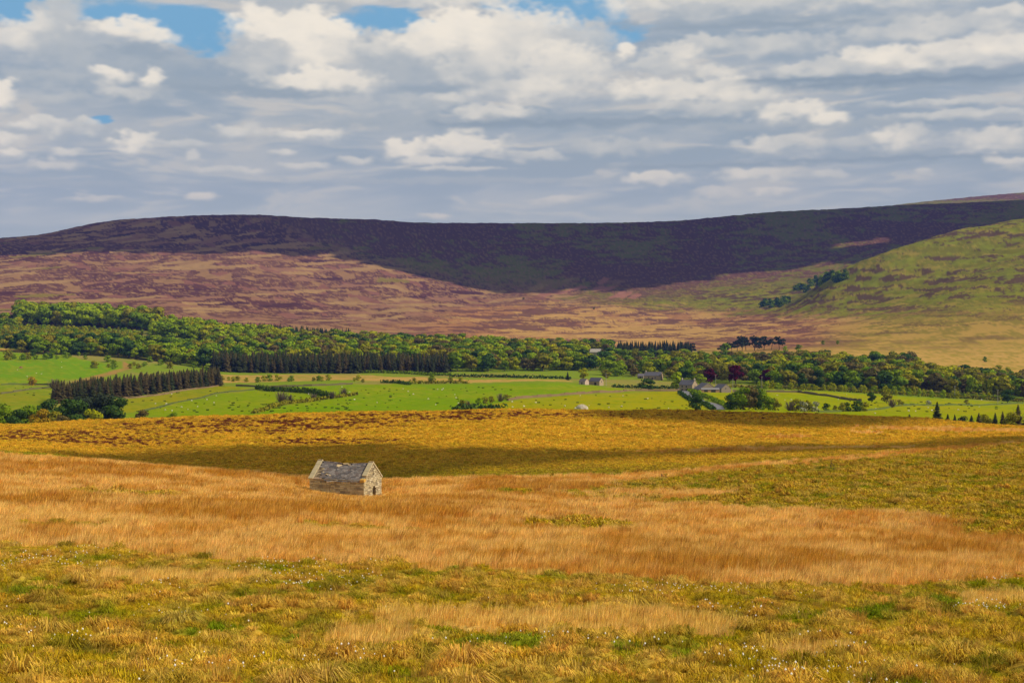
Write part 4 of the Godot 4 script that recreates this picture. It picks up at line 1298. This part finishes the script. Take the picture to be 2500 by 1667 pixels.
		tree(kind, "field_bush", b[3], at(b[0], minf(b[1], 1003.0 if b[0] < 2150 else 1003.0), 560.0), b[2], 1.0 if b[2] < 8 else 0.9, {"grey twig": "grey leafless bush along a pasture wall", "may white": "hawthorn bush whitened with blossom in the pasture", "olive": "olive green bush along a pasture wall", "dark green": "dark green bush at the pasture edge", "mid green": "mid green bush in a clump beside the lane", "brownish": "brown leafing tree in the clump beside the lane"}[b[3]], "bush", "pasture bushes, " + b[3])
	# scrub between the left wood and the fields
	for i in 44:
		var q := rng.randf_range(-40, 520)
		var p := at(q, lerpf(884, 908, rng.randf()) - q * 0.02 if q > 220 else rng.randf_range(866, 878), 1000.0)
		tree("bush", "scrub_bush", pick(["olive", "mid green", "dark green"]), p, rng.randf_range(3, 6.5), 1.1, "scrub bush on the rough strip under the left wood", "bush", "scrub under the left wood")
	for i in 26:
		var q := rng.randf_range(540, 1140)
		tree("bush", "scrub_bush", pick(["olive", "mid green", "yellow green"]), at(q, 931 + rng.randf_range(-2, 2), 900.0), rng.randf_range(2.5, 5), 1.1, "scrub bush on the tan strip above the pastures", "bush", "scrub on the tan strip")
	for k in wood_list:
		scatter("woodland", {"b": "leafy crowns massed in the valley woods", "s": "dark spruces massed in the plantations"}[k[0]], "wood", get_mesh(k.substr(0, k.length() - 1), int(k[-1])), mat("leaf_mass", Color(1, 1, 1), 0.75, true, 0.35), wood_list[k])

# ------------------------------------------------------------------ lines across the valley
func path_points(pts: Array, step: float, umin := 520.0) -> PackedVector3Array:
	var raw := []
	for p in pts: raw.append(at(p[0], p[1], umin))
	var out := PackedVector3Array()
	for i in raw.size() - 1:
		var a: Vector3 = raw[i]
		var b: Vector3 = raw[i + 1]
		var n := maxi(1, int(a.distance_to(b) / step))
		for k in n:
			var p := a.lerp(b, k / float(n))
			p.y = ground(p.x, p.z)
			out.append(p)
	out.append(raw[-1])
	return out

func hedge(label: String, hue: String, pts: Array, h: float, w: float) -> void:
	var pp := path_points(pts, 2.2)
	var o := thing("hedge", label, "hedge", pp[0])
	var t := Tris.new()
	for i in pp.size():
		var hh := h * rng.randf_range(0.75, 1.2)
		for k in 16:
			var a := rng.randf() * TAU
			var d := Vector3(cos(a) * w * 0.5 * rng.randf_range(0.6, 1.1) + rng.randf_range(-1, 1), rng.randf_range(0.05, 1.0) * hh, sin(a) * w * 0.5 * rng.randf_range(0.6, 1.1))
			var p := pp[i] - pp[0] + d
			var nn := (d * Vector3(1, 0.5, 1)).normalized() + Vector3(rng.randfn(), rng.randfn(), rng.randfn()) * 0.4
			var s := nn.cross(Vector3(rng.randfn(), rng.randfn(), rng.randfn())).normalized() * rng.randf_range(0.4, 0.75)
			var e := nn.normalized().cross(s)
			var f := rng.randf_range(0.7, 1.3)
			t.quad(p - s - e * 0.7, p + s * 0.9 - e, p + s + e * 0.8, p - s * 0.8 + e, Color(f, f, f))
	part("foliage", t.mesh(), leaf(hue), o)

func field_wall(label: String, pts: Array, h: float, tone: Color) -> void:
	var pp := path_points(pts, 5.0)
	var o := thing("field_wall", label, "wall", pp[0])
	var t := Tris.new()
	for i in pp.size() - 1:
		var a := pp[i] - pp[0]
		var b := pp[i + 1] - pp[0]
		var d := (b - a)
		var s := Vector3(-d.z, 0, d.x).normalized() * 0.35
		var hh := h * rng.randf_range(0.7, 1.1)
		var f := rng.randf_range(0.75, 1.25)
		t.box((a + b) / 2 + Vector3(0, hh / 2 - 0.2, 0), d * 0.5, Vector3(0, hh / 2 + 0.2, 0), s, Color(f, f, f))
	part("masonry", t.mesh(), mat("wall_%d" % int(tone.r * 1000), tone, 0.95, true), o)

func strip(called: String, label: String, pts: Array, w: float, c: Color, lift: float) -> void:
	var pp := path_points(pts, 3.0)
	var t := Tris.new()
	for i in pp.size() - 1:
		var d := pp[i + 1] - pp[i]
		var s := Vector3(-d.z, 0, d.x).normalized() * w / 2
		var f := rng.randf_range(0.9, 1.1)
		var up := Vector3(0, lift, 0)
		t.quad(pp[i] - s + up, pp[i] + s + up, pp[i + 1] + s + up, pp[i + 1] - s + up, Color(f, f, f))
	var o := MeshInstance3D.new()
	o.name = numbered(called)
	o.mesh = t.mesh()
	o.material_override = mat(called, c, 0.9, true)
	add_child(o)
	tag(o, label, "", "", "structure")

func build_lines() -> void:
	strip("road", "grey tarmac lane climbing between hedges to the farm", [[1664,950],[1672,956],[1684,968],[1700,974],[1715,979],[1735,985],[1754,991],[1762,1002]], 4.6, Color(0.16, 0.155, 0.165), 0.25)
	hedge("clipped dark hedge across the middle pasture", "rush", [[625,951],[700,957],[760,964],[800,969]], 3.0, 2.2)
	hedge("overgrown bank with low hedge running down to the moor crest", "olive", [[620,1008],[700,990],[780,976],[865,966]], 1.6, 2.2)
	hedge("long hedge below the dark plantation", "mid green", [[500,903],[700,908],[900,911],[1000,913],[1100,918]], 2.4, 2.6)
	hedge("dark hedge above the tan strip left of the cottage", "dark green", [[1100,921],[1200,922],[1300,925],[1390,927]], 2.2, 2.4)
	hedge("left hedge of the lane to the farm", "dark green", [[1660,962],[1686,976],[1725,989],[1744,1000]], 1.3, 1.6)
	hedge("right hedge of the lane to the farm", "mid green", [[1682,954],[1707,964],[1735,974],[1762,987],[1785,1000]], 1.6, 2.0)
	hedge("short dark hedge at the far end of the pasture", "rush", [[935,934],[970,935],[1000,938]], 2.2, 2.6)
	hedge("ragged hedge above the far pasture edge", "olive", [[1000,936],[1070,936],[1140,936]], 2.0, 3.0)
	hedge("hedge left of the farmhouse", "dark green", [[1500,944],[1560,946],[1655,950]], 2.0, 2.6)
	hedge("hedge under the left hand wood", "mid green", [[-100,845],[0,846],[70,848]], 4.0, 4.0)
	hedge("hedge crossing the rough strip on the left", "mid green", [[130,858],[250,864],[330,871]], 3.2, 3.0)
	hedge("scrubby bank along the foot of the right wood", "olive", [[1780,948],[1900,951],[2155,964],[2283,969],[2500,983]], 2.0, 2.6)
	hedge("dark hedge foot under the bushes by the moor crest", "dark green", [[1110,1002],[1160,1000],[1228,998]], 2.2, 3.0)
	field_wall("thin stone wall across the upper middle pasture", [[575,945],[640,946],[760,942],[860,936]], 1.3, Color(0.16, 0.13, 0.07))
	field_wall("brown stone wall between the two middle pastures", [[1240,978],[1300,970],[1400,964],[1480,959],[1550,955],[1660,955]], 1.5, Color(0.22, 0.15, 0.08))
	field_wall("stone wall along the head of the right pasture", [[1790,956],[1951,959],[2020,967],[2104,981]], 1.5, Color(0.17, 0.14, 0.07))
	field_wall("low wall curving below the paired oaks", [[2000,1006],[2117,1001],[2226,993]], 1.0, Color(0.12, 0.15, 0.04))
	field_wall("low wall right of the paired oaks", [[2206,990],[2350,988],[2500,988]], 1.0, Color(0.12, 0.14, 0.04))
	field_wall("stone wall on the left green slope", [[0,960],[60,952],[130,944]], 1.2, Color(0.14, 0.13, 0.06))
	field_wall("upper stone wall on the left green slope", [[0,940],[70,938],[125,940]], 1.2, Color(0.12, 0.11, 0.05))
	field_wall("wall under the small dark plantation", [[290,976],[400,962],[535,944]], 1.0, Color(0.22, 0.17, 0.08))
	field_wall("wall across the left sloping pasture", [[350,1003],[450,980],[560,957],[620,952]], 0.8, Color(0.1, 0.12, 0.04))
	field_wall("pale wall below the dark spruce clump", [[1558,872],[1600,868],[1628,871]], 3.0, Color(0.55, 0.52, 0.46))

# ------------------------------------------------------------------ houses
func house(called: String, label: String, p: Vector3, turn: float, L: float, W: float, hw: float, rh: float, wall: Color, roof: Color, chim: Array, wins: Array, doors: Array) -> void:
	# local x along the ridge; wins and doors are [face, along, up, width, height]; face 0 = +z side, 1 = +x gable
	var o := thing(called, label, "building", p + Vector3(0, -0.1, 0), turn)
	var t := Tris.new()
	var x := L / 2; var z := W / 2
	for s in [1.0, -1.0]:
		t.quad(Vector3(-x, -0.8, s * z), Vector3(x, -0.8, s * z), Vector3(x, hw, s * z), Vector3(-x, hw, s * z))
		t.quad(Vector3(s * x, -0.8, -z), Vector3(s * x, -0.8, z), Vector3(s * x, hw, z), Vector3(s * x, hw, -z))
		t.tri(Vector3(s * x, hw, -z), Vector3(s * x, hw, z), Vector3(s * x, hw + rh, 0))
	part("wall", t.mesh(), mat("%s_wall_%d" % [called, int(wall.r * 1000)], wall, 0.95, false), o)
	t = Tris.new()
	for s in [1.0, -1.0]:
		var d := Vector3(0, -rh, s * z).normalized()
		var n := Vector3(0, z, s * rh).normalized()
		var len := Vector2(rh, z).length() + 0.3
		t.box(Vector3(0, hw + rh + 0.06, 0) + d * len / 2 + n * 0.05, Vector3(x + 0.12, 0, 0), n * 0.07, d * len / 2)
	var rf := part("roof", t.mesh(), mat("roof_%d" % int(roof.r * 1000), roof, 0.8, false), o)
	for c in chim:
		t = Tris.new()
		t.box(Vector3(c * (x - 0.45), hw + rh + 0.3, 0), Vector3(0.42, 0, 0), Vector3(0, 0.8, 0), Vector3(0, 0, 0.5))
		t.box(Vector3(c * (x - 0.45), hw + rh + 1.22, 0), Vector3(0.16, 0, 0), Vector3(0, 0.22, 0), Vector3(0, 0, 0.16))
		part("chimney", t.mesh(), mat("chimney_stone", Color(0.42, 0.36, 0.27), 0.95, false), rf)
	for k in 2:
		for w in [wins, doors][k]:
			t = Tris.new()
			var c := Vector3(w[1], w[2], z + 0.03) if w[0] == 0 else Vector3(x + 0.03, w[2], w[1])
			var side := Vector3(w[3] / 2, 0, 0) if w[0] == 0 else Vector3(0, 0, w[3] / 2)
			var out := Vector3(0, 0, 0.05) if w[0] == 0 else Vector3(0.05, 0, 0)
			t.box(c, side, Vector3(0, w[4] / 2, 0), out)
			var pane := part(["window", "door"][k], t.mesh(), mat(["house_glass", "house_door"][k], [Color(0.03, 0.035, 0.045), Color(0.05, 0.04, 0.035)][k], [0.15, 0.7][k], false), o)
			if k == 0:
				t = Tris.new()
				t.box(c - Vector3(0, w[4] / 2 + 0.08, 0) + out * 1.2, side * 1.2, Vector3(0, 0.08, 0), out * 1.6)
				part("sill", t.mesh(), mat("sill_stone", Color(0.5, 0.45, 0.36), 0.9, false), pane)

func build_houses() -> void:
	var stone := Color(0.34, 0.26, 0.165)
	var grey := Color(0.22, 0.18, 0.135)
	var slate_c := Color(0.105, 0.10, 0.115)
	house("farmhouse", "tall stone farmhouse with sunlit gable and two chimneys at the head of the lane", at(1681, 954, 900), deg_to_rad(-38), 10.5, 7.2, 4.6, 3.2, stone, slate_c, [1.0, -1.0], [[0,-2.6,3.4,0.9,1.2],[0,0.6,3.4,0.9,1.2],[0,-2.6,1.2,0.9,1.2],[1,0.0,3.6,0.8,1.0]], [[0,0.6,0.9,1.0,1.9]])
	house("barn", "low stone barn with wide gable in the middle of the farmyard", at(1722, 956, 900), deg_to_rad(-70), 9.0, 13.0, 2.2, 4.0, grey, slate_c, [], [], [[1,1.5,1.0,2.2,2.0]])
	house("barn", "lean stone byre fronting the yard with rusty doors", at(1734, 958, 900), deg_to_rad(4), 12.0, 3.5, 1.9, 0.9, Color(0.40, 0.24, 0.13), Color(0.2, 0.19, 0.19), [], [], [[0,-3.0,0.9,2.4,1.8],[0,2.0,0.9,3.0,1.8]])
	house("barn", "stone barn at the right end of the farm, gable towards the pasture", at(1764, 957, 900), deg_to_rad(-60), 8.5, 8.0, 3.0, 2.8, grey, slate_c, [], [[1,0.3,3.0,0.7,0.9]], [[0,0.0,1.1,2.0,2.1]])
	house("stone_house", "long stone house with slate roof among trees left of the farm", at(1596, 929, 1000), deg_to_rad(-24), 14.0, 6.5, 3.4, 2.8, stone, slate_c, [-1.0], [[0,-3.0,1.9,0.9,1.1],[0,2.5,1.9,0.9,1.1],[1,0,2.6,0.8,1.0]], [[0,0,1.0,1.0,2.0]])
	house("outhouse", "small slate roofed outhouse beside the long stone house", at(1566, 925, 1000), deg_to_rad(-24), 5.0, 4.5, 2.2, 1.8, grey, Color(0.16, 0.14, 0.15), [], [], [[0,0,0.9,1.0,1.8]])
	house("cottage", "small cottage with pinkish white gable at the far pasture edge", at(1426, 939, 1000), deg_to_rad(-42), 5.5, 4.6, 2.3, 1.9, Color(0.48, 0.36, 0.28), Color(0.13, 0.11, 0.10), [], [], [[0,0,0.9,0.9,1.7]])
	house("barn", "dark slate roofed barn with buff gable next to the cottage", at(1456, 940, 1000), deg_to_rad(-36), 9.0, 5.6, 2.9, 2.4, Color(0.36, 0.27, 0.17), Color(0.085, 0.08, 0.10), [], [[1,0,2.6,0.7,0.9]], [[0,1,1.1,1.8,2.1]])
	house("stone_house", "pale roofed house half hidden in the wood", spot(1457, 1880), deg_to_rad(-20), 14.0, 8.0, 5.0, 3.6, Color(0.42, 0.34, 0.24), Color(0.40, 0.36, 0.30), [], [[0,-2,1.5,0.9,1.1],[0,2,1.5,0.9,1.1]], [])
	house("stone_house", "white house with dark roof behind the right wood", at(2334, 910, 1300), deg_to_rad(-15), 8.0, 6.5, 3.2, 3.0, Color(0.72, 0.70, 0.68), Color(0.07, 0.065, 0.08), [1.0], [[0,-1.8,1.7,0.9,1.1],[0,1.8,1.7,0.9,1.1]], [[0,0,1.0,1.0,2.0]])

# ------------------------------------------------------------------ posts, poles, sheep, boulder
func build_small() -> void:
	var wood := mat("grey_post", Color(0.36, 0.33, 0.29), 0.9, false)
	var names := ["telegraph pole beside the cottage barn", "telegraph pole right of the farm barns", "telegraph pole behind the farmyard", "telegraph pole in the saplings before the right wood", "telegraph pole among bushes near the white house", "telegraph pole by the dark round tree at the pasture end"]
	var pi := 0
	for b in [[1480,941,9.0],[1790,956,9.0],[1748,945,9.0],[2433 - 100,972,9.0],[1861,952,9.0],[2438,985,9.0]]:
		var p := at(b[0], b[1], 800.0)
		var o := thing("telegraph_pole", names[[0, 1, 2, 4, 3, 5][pi]], "pole", p, 0.0, "telegraph poles in the valley")
		var t := Tris.new()
		t.tube(Vector3(0, -0.5, 0), Vector3(0, b[2], 0), 0.16, 0.11, Color.WHITE, 6)
		part("post", t.mesh(), wood, o)
		t = Tris.new()
		t.box(Vector3(0, b[2] - 0.4, 0), Vector3(0.8, 0, 0), Vector3(0, 0.07, 0), Vector3(0, 0, 0.07))
		part("crossarm", t.mesh(), wood, o)
		pi += 1
	# old fence posts on the moor
	var rust := mat("old_post", Color(0.10, 0.06, 0.035), 0.9, false)
	var fl := [[2030,1148,1.35,true,"leaning strutted fence post on the grassy mound"],[1616,1172,0.9,true,"left post of the old pair at the mound tip"],[1626,1173,0.85,true,"right post of the old pair at the mound tip"],[1450,1194,0.8,false,"single thin stake in the orange grass"],[2037,1155,0.5,false,"short stake beside the strutted post"],[2108,1150,0.45,false,"stub of a stake on the upper mound"]]
	for b in fl:
		var p := at(b[0], b[1], 60.0, 440.0)
		var o := thing("fence_post", b[4], "post", p, 0.0, "old fence posts on the moor")
		var t := Tris.new()
		t.tube(Vector3(0, -0.2, 0), Vector3(0.04, b[2], 0), 0.06, 0.05, Color.WHITE, 5)
		part("stake", t.mesh(), rust, o)
		if b[3]:
			t = Tris.new()
			t.tube(Vector3(0.03, b[2] * 0.8, 0), Vector3(b[2] * 0.75, -0.1, 0.05), 0.035, 0.035, Color.WHITE, 4)
			part("strut", t.mesh(), rust, o)
	# pale boulder-like heap on the crest of the pasture
	var bt := Tris.new()
	var rr := RandomNumberGenerator.new(); rr.seed = 5
	var ring := []
	for i in 7:
		var row := []
		for j in 14:
			var th := PI * 0.5 * (1.0 - i / 6.0)
			var ph := TAU * j / 14.0
			var k := 1.0 + 0.12 * n_fine.get_noise_3d(cos(ph) * 3.0, i, sin(ph) * 3.0)
			row.append(Vector3(cos(ph) * sin(th) * 3.2 * k, cos(th) * 2.5 * k - 0.3, sin(ph) * sin(th) * 2.4 * k))
		ring.append(row)
	for i in 6:
		for j in 14:
			var f := rr.randf_range(0.8, 1.15)
			bt.quad(ring[i][j], ring[i][(j + 1) % 14], ring[i + 1][(j + 1) % 14], ring[i + 1][j], Color(f, f, f))
	var bo := MeshInstance3D.new()
	bo.name = "boulder"
	bo.mesh = bt.mesh()
	bo.material_override = mat("pale_boulder", Color(0.42, 0.36, 0.27), 0.95, true)
	add_child(bo)
	bo.position = at(1421, 999, 520.0)
	tag(bo, "pale grey rounded boulder on the pasture just beyond the moor crest", "boulder")
	var hp := thing("earth_heap", "small reddish heap on the bright left pasture", "heap", at(49, 897, 800.0))
	bt = Tris.new()
	for i in 8:
		var a := TAU * i / 8.0
		var b := TAU * (i + 1) / 8.0
		bt.tri(Vector3(0.2, 1.5, 0), Vector3(cos(a) * 2.4, -0.2, sin(a) * 1.6), Vector3(cos(b) * 2.4, -0.2, sin(b) * 1.6))
	part("mound", bt.mesh(), mat("red_earth", Color(0.20, 0.09, 0.06), 0.95, false), hp)
	# sheep: one continuous woolly body with neck, head and four short legs
	var sh := []
	for v in 2:
		var t := Tris.new()
		var prof := [[-0.62,0.62,0.02],[-0.58,0.64,0.20],[-0.35,0.66,0.31],[0.0,0.65,0.33],[0.32,0.66,0.30],[0.48,0.68,0.20],[0.60,0.70 if v == 0 else 0.50,0.13],[0.72,0.78 if v == 0 else 0.30,0.11],[0.84,0.76 if v == 0 else 0.18,0.09],[0.95,0.70 if v == 0 else 0.10,0.03]]
		for i in prof.size() - 1:
			for j in 8:
				var a := TAU * j / 8.0
				var b := TAU * (j + 1) / 8.0
				var p: Array = prof[i]; var q: Array = prof[i + 1]
				var col := Color(1, 1, 1) if i < 6 else Color(0.75, 0.7, 0.62)
				t.quad(Vector3(p[0], p[1] + sin(a) * p[2], cos(a) * p[2]), Vector3(p[0], p[1] + sin(b) * p[2], cos(b) * p[2]), Vector3(q[0], q[1] + sin(b) * q[2], cos(b) * q[2]), Vector3(q[0], q[1] + sin(a) * q[2], cos(a) * q[2]), col)
		for s in [[-0.4, 0.15], [-0.4, -0.15], [0.34, 0.15], [0.34, -0.15]]:
			t.tube(Vector3(s[0] + 0.03, 0.25, s[1]), Vector3(s[0], 0.52, s[1]), 0.06, 0.10, Color(0.5, 0.46, 0.4), 5)
			t.tube(Vector3(s[0], -0.02, s[1]), Vector3(s[0] + 0.03, 0.25, s[1]), 0.045, 0.06, Color(0.5, 0.46, 0.4), 5)
		sh.append(t.mesh())
	var zones := [[300,560,955,1004,"left sloping"],[700,1130,945,996,"middle"],[1240,1650,962,1000,"yellow green"],[1790,2080,962,1002,"right"],[2080,2480,975,1012,"far right"],[0,300,880,925,"bright left"]]
	var num := [26, 34, 40, 28, 28, 10]
	for k in zones.size():
		var zz: Array = zones[k]
		for i in num[k]:
			var q := rng.randf_range(zz[0], zz[1])
			var y := rng.randf_range(zz[2], zz[3])
			if n_big.get_noise_2d(q * 0.5, y * 3.0) < 0.02: continue
			var o := MeshInstance3D.new()
			o.name = numbered("sheep")
			o.mesh = sh[rng.randi() % 2]
			o.material_override = mat("fleece", Color(0.78, 0.75, 0.68), 0.95, true)
			add_child(o)
			o.position = at(q, y, 520.0)
			o.rotation.y = rng.randf() * TAU
			o.scale = Vector3.ONE * rng.randf_range(0.52, 0.78)
			tag(o, "white sheep grazing on the %s pasture" % zz[4], "sheep", "sheep on the %s pasture" % zz[4])
	# rush clumps in the pastures
	var list := []
	for i in 650:
		var zz: Array = [[290,560,955,1006],[560,860,965,1006],[560,860,965,1006],[1240,1700,965,1003],[880,1250,945,996],[2050,2500,980,1005],[0,260,940,970]][rng.randi() % 7]
		var q := rng.randf_range(zz[0], zz[1])
		var y := rng.randf_range(zz[2], zz[3])
		if n_patch.get_noise_2d(q * 0.35, y * 1.8) < 0.05: continue
		list.append([put_at(at(q, y, 520.0), Vector3(1.0, 0.7, 1.0) * rng.randf_range(0.5, 1.2), rng.randf() * TAU), LEAF["rush"]])
	scatter("rush_clumps", "dark rush clumps dotted over the pastures", "rushes", tall_tuft(55, 60, 0.7, 0.5, 1.1, 0.07), mat("leaf_mass", Color(1, 1, 1), 0.75, true, 0.35), list)

func _ready() -> void:
	rng.seed = 4711
	# ---------------- camera
	var cam := Camera3D.new()
	cam.name = "camera"
	cam.fov = rad_to_deg(2.0 * atan(833.5 / (F * S)))
	cam.near = 0.5
	cam.far = 20000.0
	add_child(cam)
	cam.position = Vector3.ZERO
	cam.rotation.x = -atan((833.5 - EYE) / (F * S))
	cam.current = true
	# ---------------- sun and sky
	SUN = Vector3(cos(deg_to_rad(40.0)) * cos(deg_to_rad(14.0)), sin(deg_to_rad(40.0)), cos(deg_to_rad(40.0)) * sin(deg_to_rad(14.0)))
	var sun := DirectionalLight3D.new()
	sun.name = "sun"
	sun.light_color = Color(1.0, 0.95, 0.86)
	sun.light_energy = 1.6
	sun.light_angular_distance = 0.5
	sun.shadow_enabled = true
	sun.directional_shadow_max_distance = 6000.0
	add_child(sun)
	sun.look_at_from_position(SUN * 100.0, Vector3.ZERO, Vector3.UP)
	var env := Environment.new()
	env.background_mode = Environment.BG_SKY
	var sky := Sky.new()
	var pano := PanoramaSkyMaterial.new()
	pano.panorama = ImageTexture.create_from_image(sky_image())
	sky.sky_material = pano
	env.sky = sky
	env.tonemap_mode = Environment.TONE_MAPPER_LINEAR
	env.tonemap_exposure = 1.0
	env.fog_enabled = true
	env.fog_density = 0.00004
	env.fog_light_color = Color(0.42, 0.58, 1.0)
	env.sdfgi_enabled = true
	env.ssao_enabled = true
	env.ssil_enabled = true
	var we := WorldEnvironment.new()
	we.name = "environment"
	we.environment = env
	add_child(we)
	print("sky ", Time.get_ticks_msec())
	# ---------------- land
	n_hum = noise(1, 0.42, 2)
	n_und = noise(2, 0.035, 2)
	n_hill = noise(3, 0.0026, 4)
	n_fine = noise(4, 0.55, 3)
	n_patch = noise(5, 0.11, 3)
	n_big = noise(6, 0.022, 3)
	n_cell = noise(7, 0.016, 1, FastNoiseLite.TYPE_CELLULAR)
	n_cell.cellular_return_type = FastNoiseLite.RETURN_CELL_VALUE
	n_cell.cellular_jitter = 0.8
	n_tus = noise(8, 0.62, 1, FastNoiseLite.TYPE_CELLULAR)
	n_tus.cellular_return_type = FastNoiseLite.RETURN_DISTANCE
	n_tusv = noise(8, 0.62, 1, FastNoiseLite.TYPE_CELLULAR)
	n_tusv.cellular_return_type = FastNoiseLite.RETURN_CELL_VALUE
	build_lut()
	e_fore = edge([[0,1340],[250,1347],[600,1370],[850,1386],[1200,1402],[1500,1420],[1800,1436],[2100,1436],[2500,1428]], 24.0)
	e_tall = edge([[0,1111],[300,1134],[600,1159],[750,1168],[930,1172],[1250,1168],[1500,1163],[1750,1142],[1950,1128],[2200,1108],[2500,1082]], 24.0)
	e_mound_lo = edge([[1360,1212],[1450,1222],[1640,1232],[1750,1245],[1900,1256],[2150,1252],[2350,1284],[2500,1302]], 24.0)
	e_mound_hi = edge([[1360,1212],[1450,1198],[1600,1172],[1800,1150],[2050,1128],[2300,1106],[2500,1088]], 24.0)
	e_tan = edge([[0,840],[900,800],[1100,762],[1250,735],[1400,738],[1550,748],[1750,758],[1900,770],[2200,772],[2500,758]], 1500.0)
	blobs_tall = blob_list([[430,0,230,1395,1430],[1250,0,380,1488,1545],[1550,0,260,1495,1570],[900,0,140,1520,1600],[2420,0,110,1450,1490],[1980,0,120,1580,1620]])
	blobs_green = blob_list([[860,0,150,1282,1294],[300,0,150,1205,1220],[1420,0,120,1275,1300],[140,0,180,1290,1300],[1250,0,60,1200,1212],[2450,0,120,1280,1310]])
	blobs_lush = blob_list([[480,0,110,1530,1565],[1620,0,130,1572,1622],[1230,0,150,1560,1600],[2130,0,70,1495,1530],[60,0,90,1450,1480],[2330,0,60,1480,1500],[700,0,60,1560,1590],[1080,0,80,1395,1402]])
	blobs_mid = blob_list([[1620,0,190,1200,1226]])
	blobs_far = blob_list([[1930,0,330,1093,1100],[2380,0,220,1109,1116],[2360,0,260,1046,1056],[1920,0,60,1066,1071],[2120,0,50,1056,1060]], 200.0)
	relief = true
	blobs_heath = blob_list([[150,0,330,1052,1085],[600,0,420,1018,1062],[1150,0,420,1003,1026],[1800,0,330,1004,1020],[800,0,200,1070,1085]], 200.0)
	for f in FIELDS:
		var poly := PackedVector2Array()
		for p in f[2]:
			poly.append(Vector2(p[0], log(at_u(p[0], p[1], 520.0)) * 1000.0))
		field_polys.append([poly, f[0], f[1]])
	for f in [[[1330,717],[1350,708],[1395,709],[1372,717]],[[1380,706],[1420,698],[1440,702],[1405,708]],[[1440,708],[1462,700],[1510,701],[1488,710]],[[1486,726],[1512,712],[1546,712],[1524,726]],[[1532,726],[1548,714],[1568,716],[1552,727]],[[1304,724],[1322,714],[1352,718],[1330,727]],[[1455,696],[1475,682],[1490,684],[1472,698]]]:
		var poly := PackedVector2Array()
		for p in f: poly.append(Vector2(p[0], log(at_u(p[0], p[1], 2300.0)) * 1000.0))
		burnt.append(poly)
	var gm := mat("land", Color(1, 1, 1), 1.0)
	sheet("moor_ground", 6.0, 130.0, 420, 10.0, moor_color, gm, "tussocky foreground moor of olive and straw coloured grass", 45.0)
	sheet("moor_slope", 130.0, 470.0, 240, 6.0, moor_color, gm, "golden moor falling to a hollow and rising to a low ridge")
	sheet("valley_ground", 470.0, 2300.0, 230, 7.0, valley_color, gm, "green pasture valley floor between the moor ridge and the hills")
	sheet("heather_hill", 2300.0, 8900.0, 330, 3.2, hill_color, gm, "long heather hills patched with burnt strips and bleached grass")
	print("land ", Time.get_ticks_msec())
	cloud("broad flat cloud over the heather hill, its shadow along the skyline slope", [[-500,640],[0,618],[250,616],[480,615],[720,616],[880,632],[980,660],[1120,695],[1280,716],[1420,706],[1560,700],[1700,682],[1850,658],[2000,640],[2090,636],[2300,4100,0],[2700,4300,0],[2800,6500,0],[1250,6600,0],[500,6300,0],[-500,6000,0]], 2300.0, 1500.0, 260.0, 34.0, [[2130,592,64.0,34.0]], 0.3)
	cloud("small ragged cloud shading the hollow behind the stone hut", [[150,1118],[420,1104],[700,1094],[1000,1096],[1300,1103],[1700,1097],[2200,1084],[2550,1070],[2550,1084],[2200,1098],[1700,1114],[1350,1122],[1180,1140],[950,1168],[600,1163],[350,1139]], 236.0, 700.0, 40.0, 5.0, [], 0.25)
	cloud("thin strip of cloud shading the moor crest", [[1450,400,0],[1620,388,0],[1900,380,0],[2150,392,0],[2300,425,0],[1900,440,0],[1500,430,0]], 300.0, 700.0, 30.0, 5.0, [], 0.25)
	build_hut()
	grow_grass()
	print("grass ", Time.get_ticks_msec())
	build_lines()
	build_houses()
	plant_woods()
	build_small()
	print("all ", Time.get_ticks_msec())
